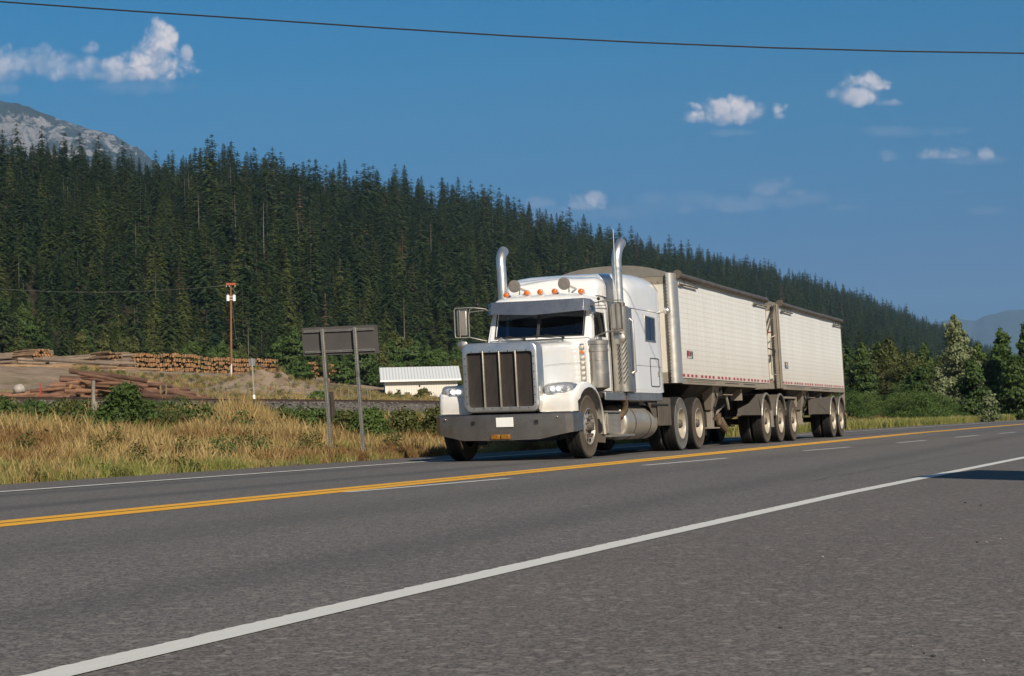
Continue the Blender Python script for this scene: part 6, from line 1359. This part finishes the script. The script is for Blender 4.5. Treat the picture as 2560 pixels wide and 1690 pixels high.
    many(40, 2, 'olive green young tree behind the log yard', 'olive trees at the foot of the hill', -40, 1250, 290, 340, 4, 10, .26, 'leafo', 'cone')
    many(46, 3, 'dark green tree in the thicket behind last trailer', 'dark trees in the thicket behind the trailers', 1980, 2600, 220, 420, 6, 12, .36, 'leafd', 'oval', size=.16, cnt=12000)
    many(40, 4, 'olive green tree right of the last trailer', 'olive trees in the thicket right of the trailers', 2060, 2600, 170, 260, 5.5, 9.5, .38, 'leafo', 'oval', size=.13, cnt=11000)
    many(44, 5, 'rounded green verge bush right of last trailer', 'bushes along the verge right of the trailers', 2080, 2620, 105, 210, 1.4, 3.2, .7, 'leaf', 'bush', 'bush', 'bush', base=3.0, size=.055)
    many(26, 6, 'dark verge bush right of the last trailer', 'dark bushes along the verge right of the trailers', 2060, 2600, 125, 240, 2.0, 4.2, .7, 'leafd', 'bush', 'bush', 'bush', base=3.0, size=.055)
    many(22, 7, 'green brush between dry grass and railway', 'brush between the grass and the railway', 500, 1200, 50, 66, .45, .85, .9, 'leafo', 'bush', 'bush', 'bush', base=1.5, size=.035)
    many(30, 8, 'olive green brush before the railway at the left', 'olive brush before the railway at the left', -40, 620, 50, 66, .7, 1.35, .8, 'leafo', 'bush', 'bush', 'bush', base=1.5, size=.04)
    place(2398, 775, 1040, 165, 150, 'poplar', 'tall poplar with silvery windblown leaves standing above the thicket', T_, 'cone', 'silver', 18, 16000, .16, 'birch', .12, 30)
    place(2352, 918, 1040, 150, 56, 'poplar', 'small silvery poplar at the foot of the tall one', T_, 'cone', 'silver', 19, 2600, .14, 'birch', .3, 10)
    place(2475, 985, 1050, 120, 60, 'shrub', 'silvery leaved shrub above the grassy verge', 'shrub', 'bush', 'silver', 20, 1800, .1)
    place(2512, 810, 1040, 170, 100, 'broadleaf_tree', 'tall green tree with a pale trunk right of the silvery poplar', T_, 'cone', 'leaf', 21, 10000, .2, 'birch', .1, 24)
    place(2450, 850, 1040, 175, 70, 'broadleaf_tree', 'green tree close beside the silvery poplar', T_, 'cone', 'leaf', 22, 7000, .2, 'birch', .1, 20)
    place(2570, 800, 1040, 165, 90, 'broadleaf_tree', 'green tree cut by the right edge of the picture', T_, 'cone', 'leaf', 23, 9000, .2, 'birch', .1, 22)
    place(2225, 832, 1040, 210, 110, 'broadleaf_tree', 'yellowish green tree between the last trailer and the poplar', T_, 'oval', 'leafo', 24, 8000, .24, 'bark', .1, 22)
    place(2160, 850, 1040, 190, 90, 'broadleaf_tree', 'dark green tree nearest to the tail of the last trailer', T_, 'oval', 'leafd', 26, 7000, .2, 'bark', .1, 20)
    place(2315, 850, 1040, 200, 90, 'broadleaf_tree', 'dark tree filling the gap left of the tall poplar', T_, 'oval', 'leafd', 27, 7000, .2, 'bark', .1, 20)
    place(2435, 880, 1040, 150, 80, 'broadleaf_tree', 'lower dark green tree just right of the poplar foot', T_, 'oval', 'leafd', 28, 7000, .16, 'bark', .05, 20)
    place(2540, 880, 1045, 140, 110, 'broadleaf_tree', 'broad dark green tree near the right edge in front of the taller ones', T_, 'oval', 'leafd', 29, 8000, .15, 'bark', .05, 20)
    place(2300, 905, 1040, 150, 110, 'bush', 'large dark green bush left of the poplar foot', D, 'bush', 'leafd', 25, 8000, .16, lobes=20)
greenery()

# ================================================================ mountains
def mountain(name, d0, d1, px, sky, seed, m, rough, step=8):
    xs = np.arange(px[0], px[-1] + 1, step); ts = np.linspace(0, 1, 90); PX, T_ = np.meshgrid(xs, ts); S_ = np.interp(PX, px, sky)
    D = d0 + (d1 - d0) * T_; zr = CAM[2] + (horizon(PX) - S_) / F * d1; s = (PX - 1280) / F * D
    X = CAM[0] + hx * D + hy * s; Y = CAM[1] + hy * D - hx * s; k = 1 / (d1 * .02)
    n = vnoise(X * k, Y * k, seed) + .55 * vnoise(X * k * 2.7, Y * k * 2.7, seed + 1) + .3 * vnoise(X * k * 7, Y * k * 7, seed + 2) + .16 * vnoise(X * k * 19, Y * k * 19, seed + 3)
    ridge = 1 - np.abs(n); Z = zr * T_ ** 1.15 + rough * (n * .4 + ridge * .6) * d1 * (.25 + .75 * np.sin(pi * np.clip(T_, 0, 1))) * (T_ < .999)
    nn = len(xs); v = np.stack([X, Y, Z], -1).reshape(-1, 3); i, j = np.meshgrid(np.arange(89), np.arange(nn - 1), indexing='ij'); q = (i * nn + j).ravel()
    f = np.stack([q, q + nn, q + nn + 1, q + 1], 1)
    # back side so that it is a body, not a sheet
    o = len(v); last = (89 * nn + np.arange(nn)); b = v[last] + np.array([hx, hy, 0]) * (d1 - d0) * .8; b[:, 2] = -50; v = np.concatenate([v, b]); k2 = np.arange(nn - 1); f = np.concatenate([f, np.stack([last[:-1], o + k2, o + k2 + 1, last[1:]], 1)])
    tag(link(name, npmesh(name, v, f, m, smooth=False)), kind='structure')
m, T, b, oc, pos = newmat('mountain_rock_and_forest'); n = T.noise(T.scale(pos, (1, 1, .6)), .0035, 9, .68, .4); n2 = T.noise(pos, .02, 8, .75); sn = T.sep(T.new('ShaderNodeNewGeometry').outputs['Normal'])[2]
c = T.mix(T.maprange(n2, .35, .65), (.46, .45, .43), (.24, .225, .215)); fz = T.maprange(T.math('ADD', T.math('ADD', n, T.math('MULTIPLY', T.math('SUBTRACT', n2, .5), .55)), T.math('MULTIPLY', T.sep(pos)[2], -.00003)), .405, .445)
c = T.mix(fz, c, (.025, .045, .03)); T.l.new(c, b.inputs['Base Color']); b.inputs['Roughness'].default_value = .95; T.l.new(T.bump(n2, 1.0, 60), b.inputs['Normal']); M['mtn'] = m
mountain('mountain', 4200, 6200, [-700, -300, -80, 0, 60, 110, 160, 200, 250, 290, 330, 352, 385, 430, 480, 530, 548, 556, 572, 590, 612, 640, 690, 760, 860, 893, 920, 1000], [200, 225, 245, 253, 262, 283, 302, 315, 322, 333, 358, 372, 405, 430, 450, 462, 446, 432, 430, 436, 455, 480, 505, 520, 520, 512, 540, 600], 3, M['mtn'], .022)
mountain('distant_mountain', 9000, 12000, [2180, 2240, 2300, 2370, 2400, 2440, 2465, 2490, 2520, 2560, 2640, 2760, 2900], [850, 840, 822, 800, 798, 804, 790, 786, 776, 775, 762, 770, 800], 7, mat('far_forested_slope', (.03, .05, .035), .95, var=.3), .003)

# ================================================================ haze
def haze():
    m = bpy.data.materials.new('thin_smoky_air'); m.use_nodes = True; nt = m.node_tree; nt.nodes.clear(); o = nt.nodes.new('ShaderNodeOutputMaterial'); v = nt.nodes.new('ShaderNodeVolumePrincipled')
    v.inputs['Color'].default_value = (.36, .62, 1.0, 1); v.inputs['Density'].default_value = HAZE; v.inputs['Anisotropy'].default_value = .0; nt.links.new(v.outputs[0], o.inputs['Volume'])
    mb = MB(); mb.box(-3000, 16500, -6500, 9500, -60, 1150); tag(mb.build('haze', m, flat=True), 'thin blue smoky air filling the valley', 'haze', kind='stuff')
HAZE = 0.00006
haze()
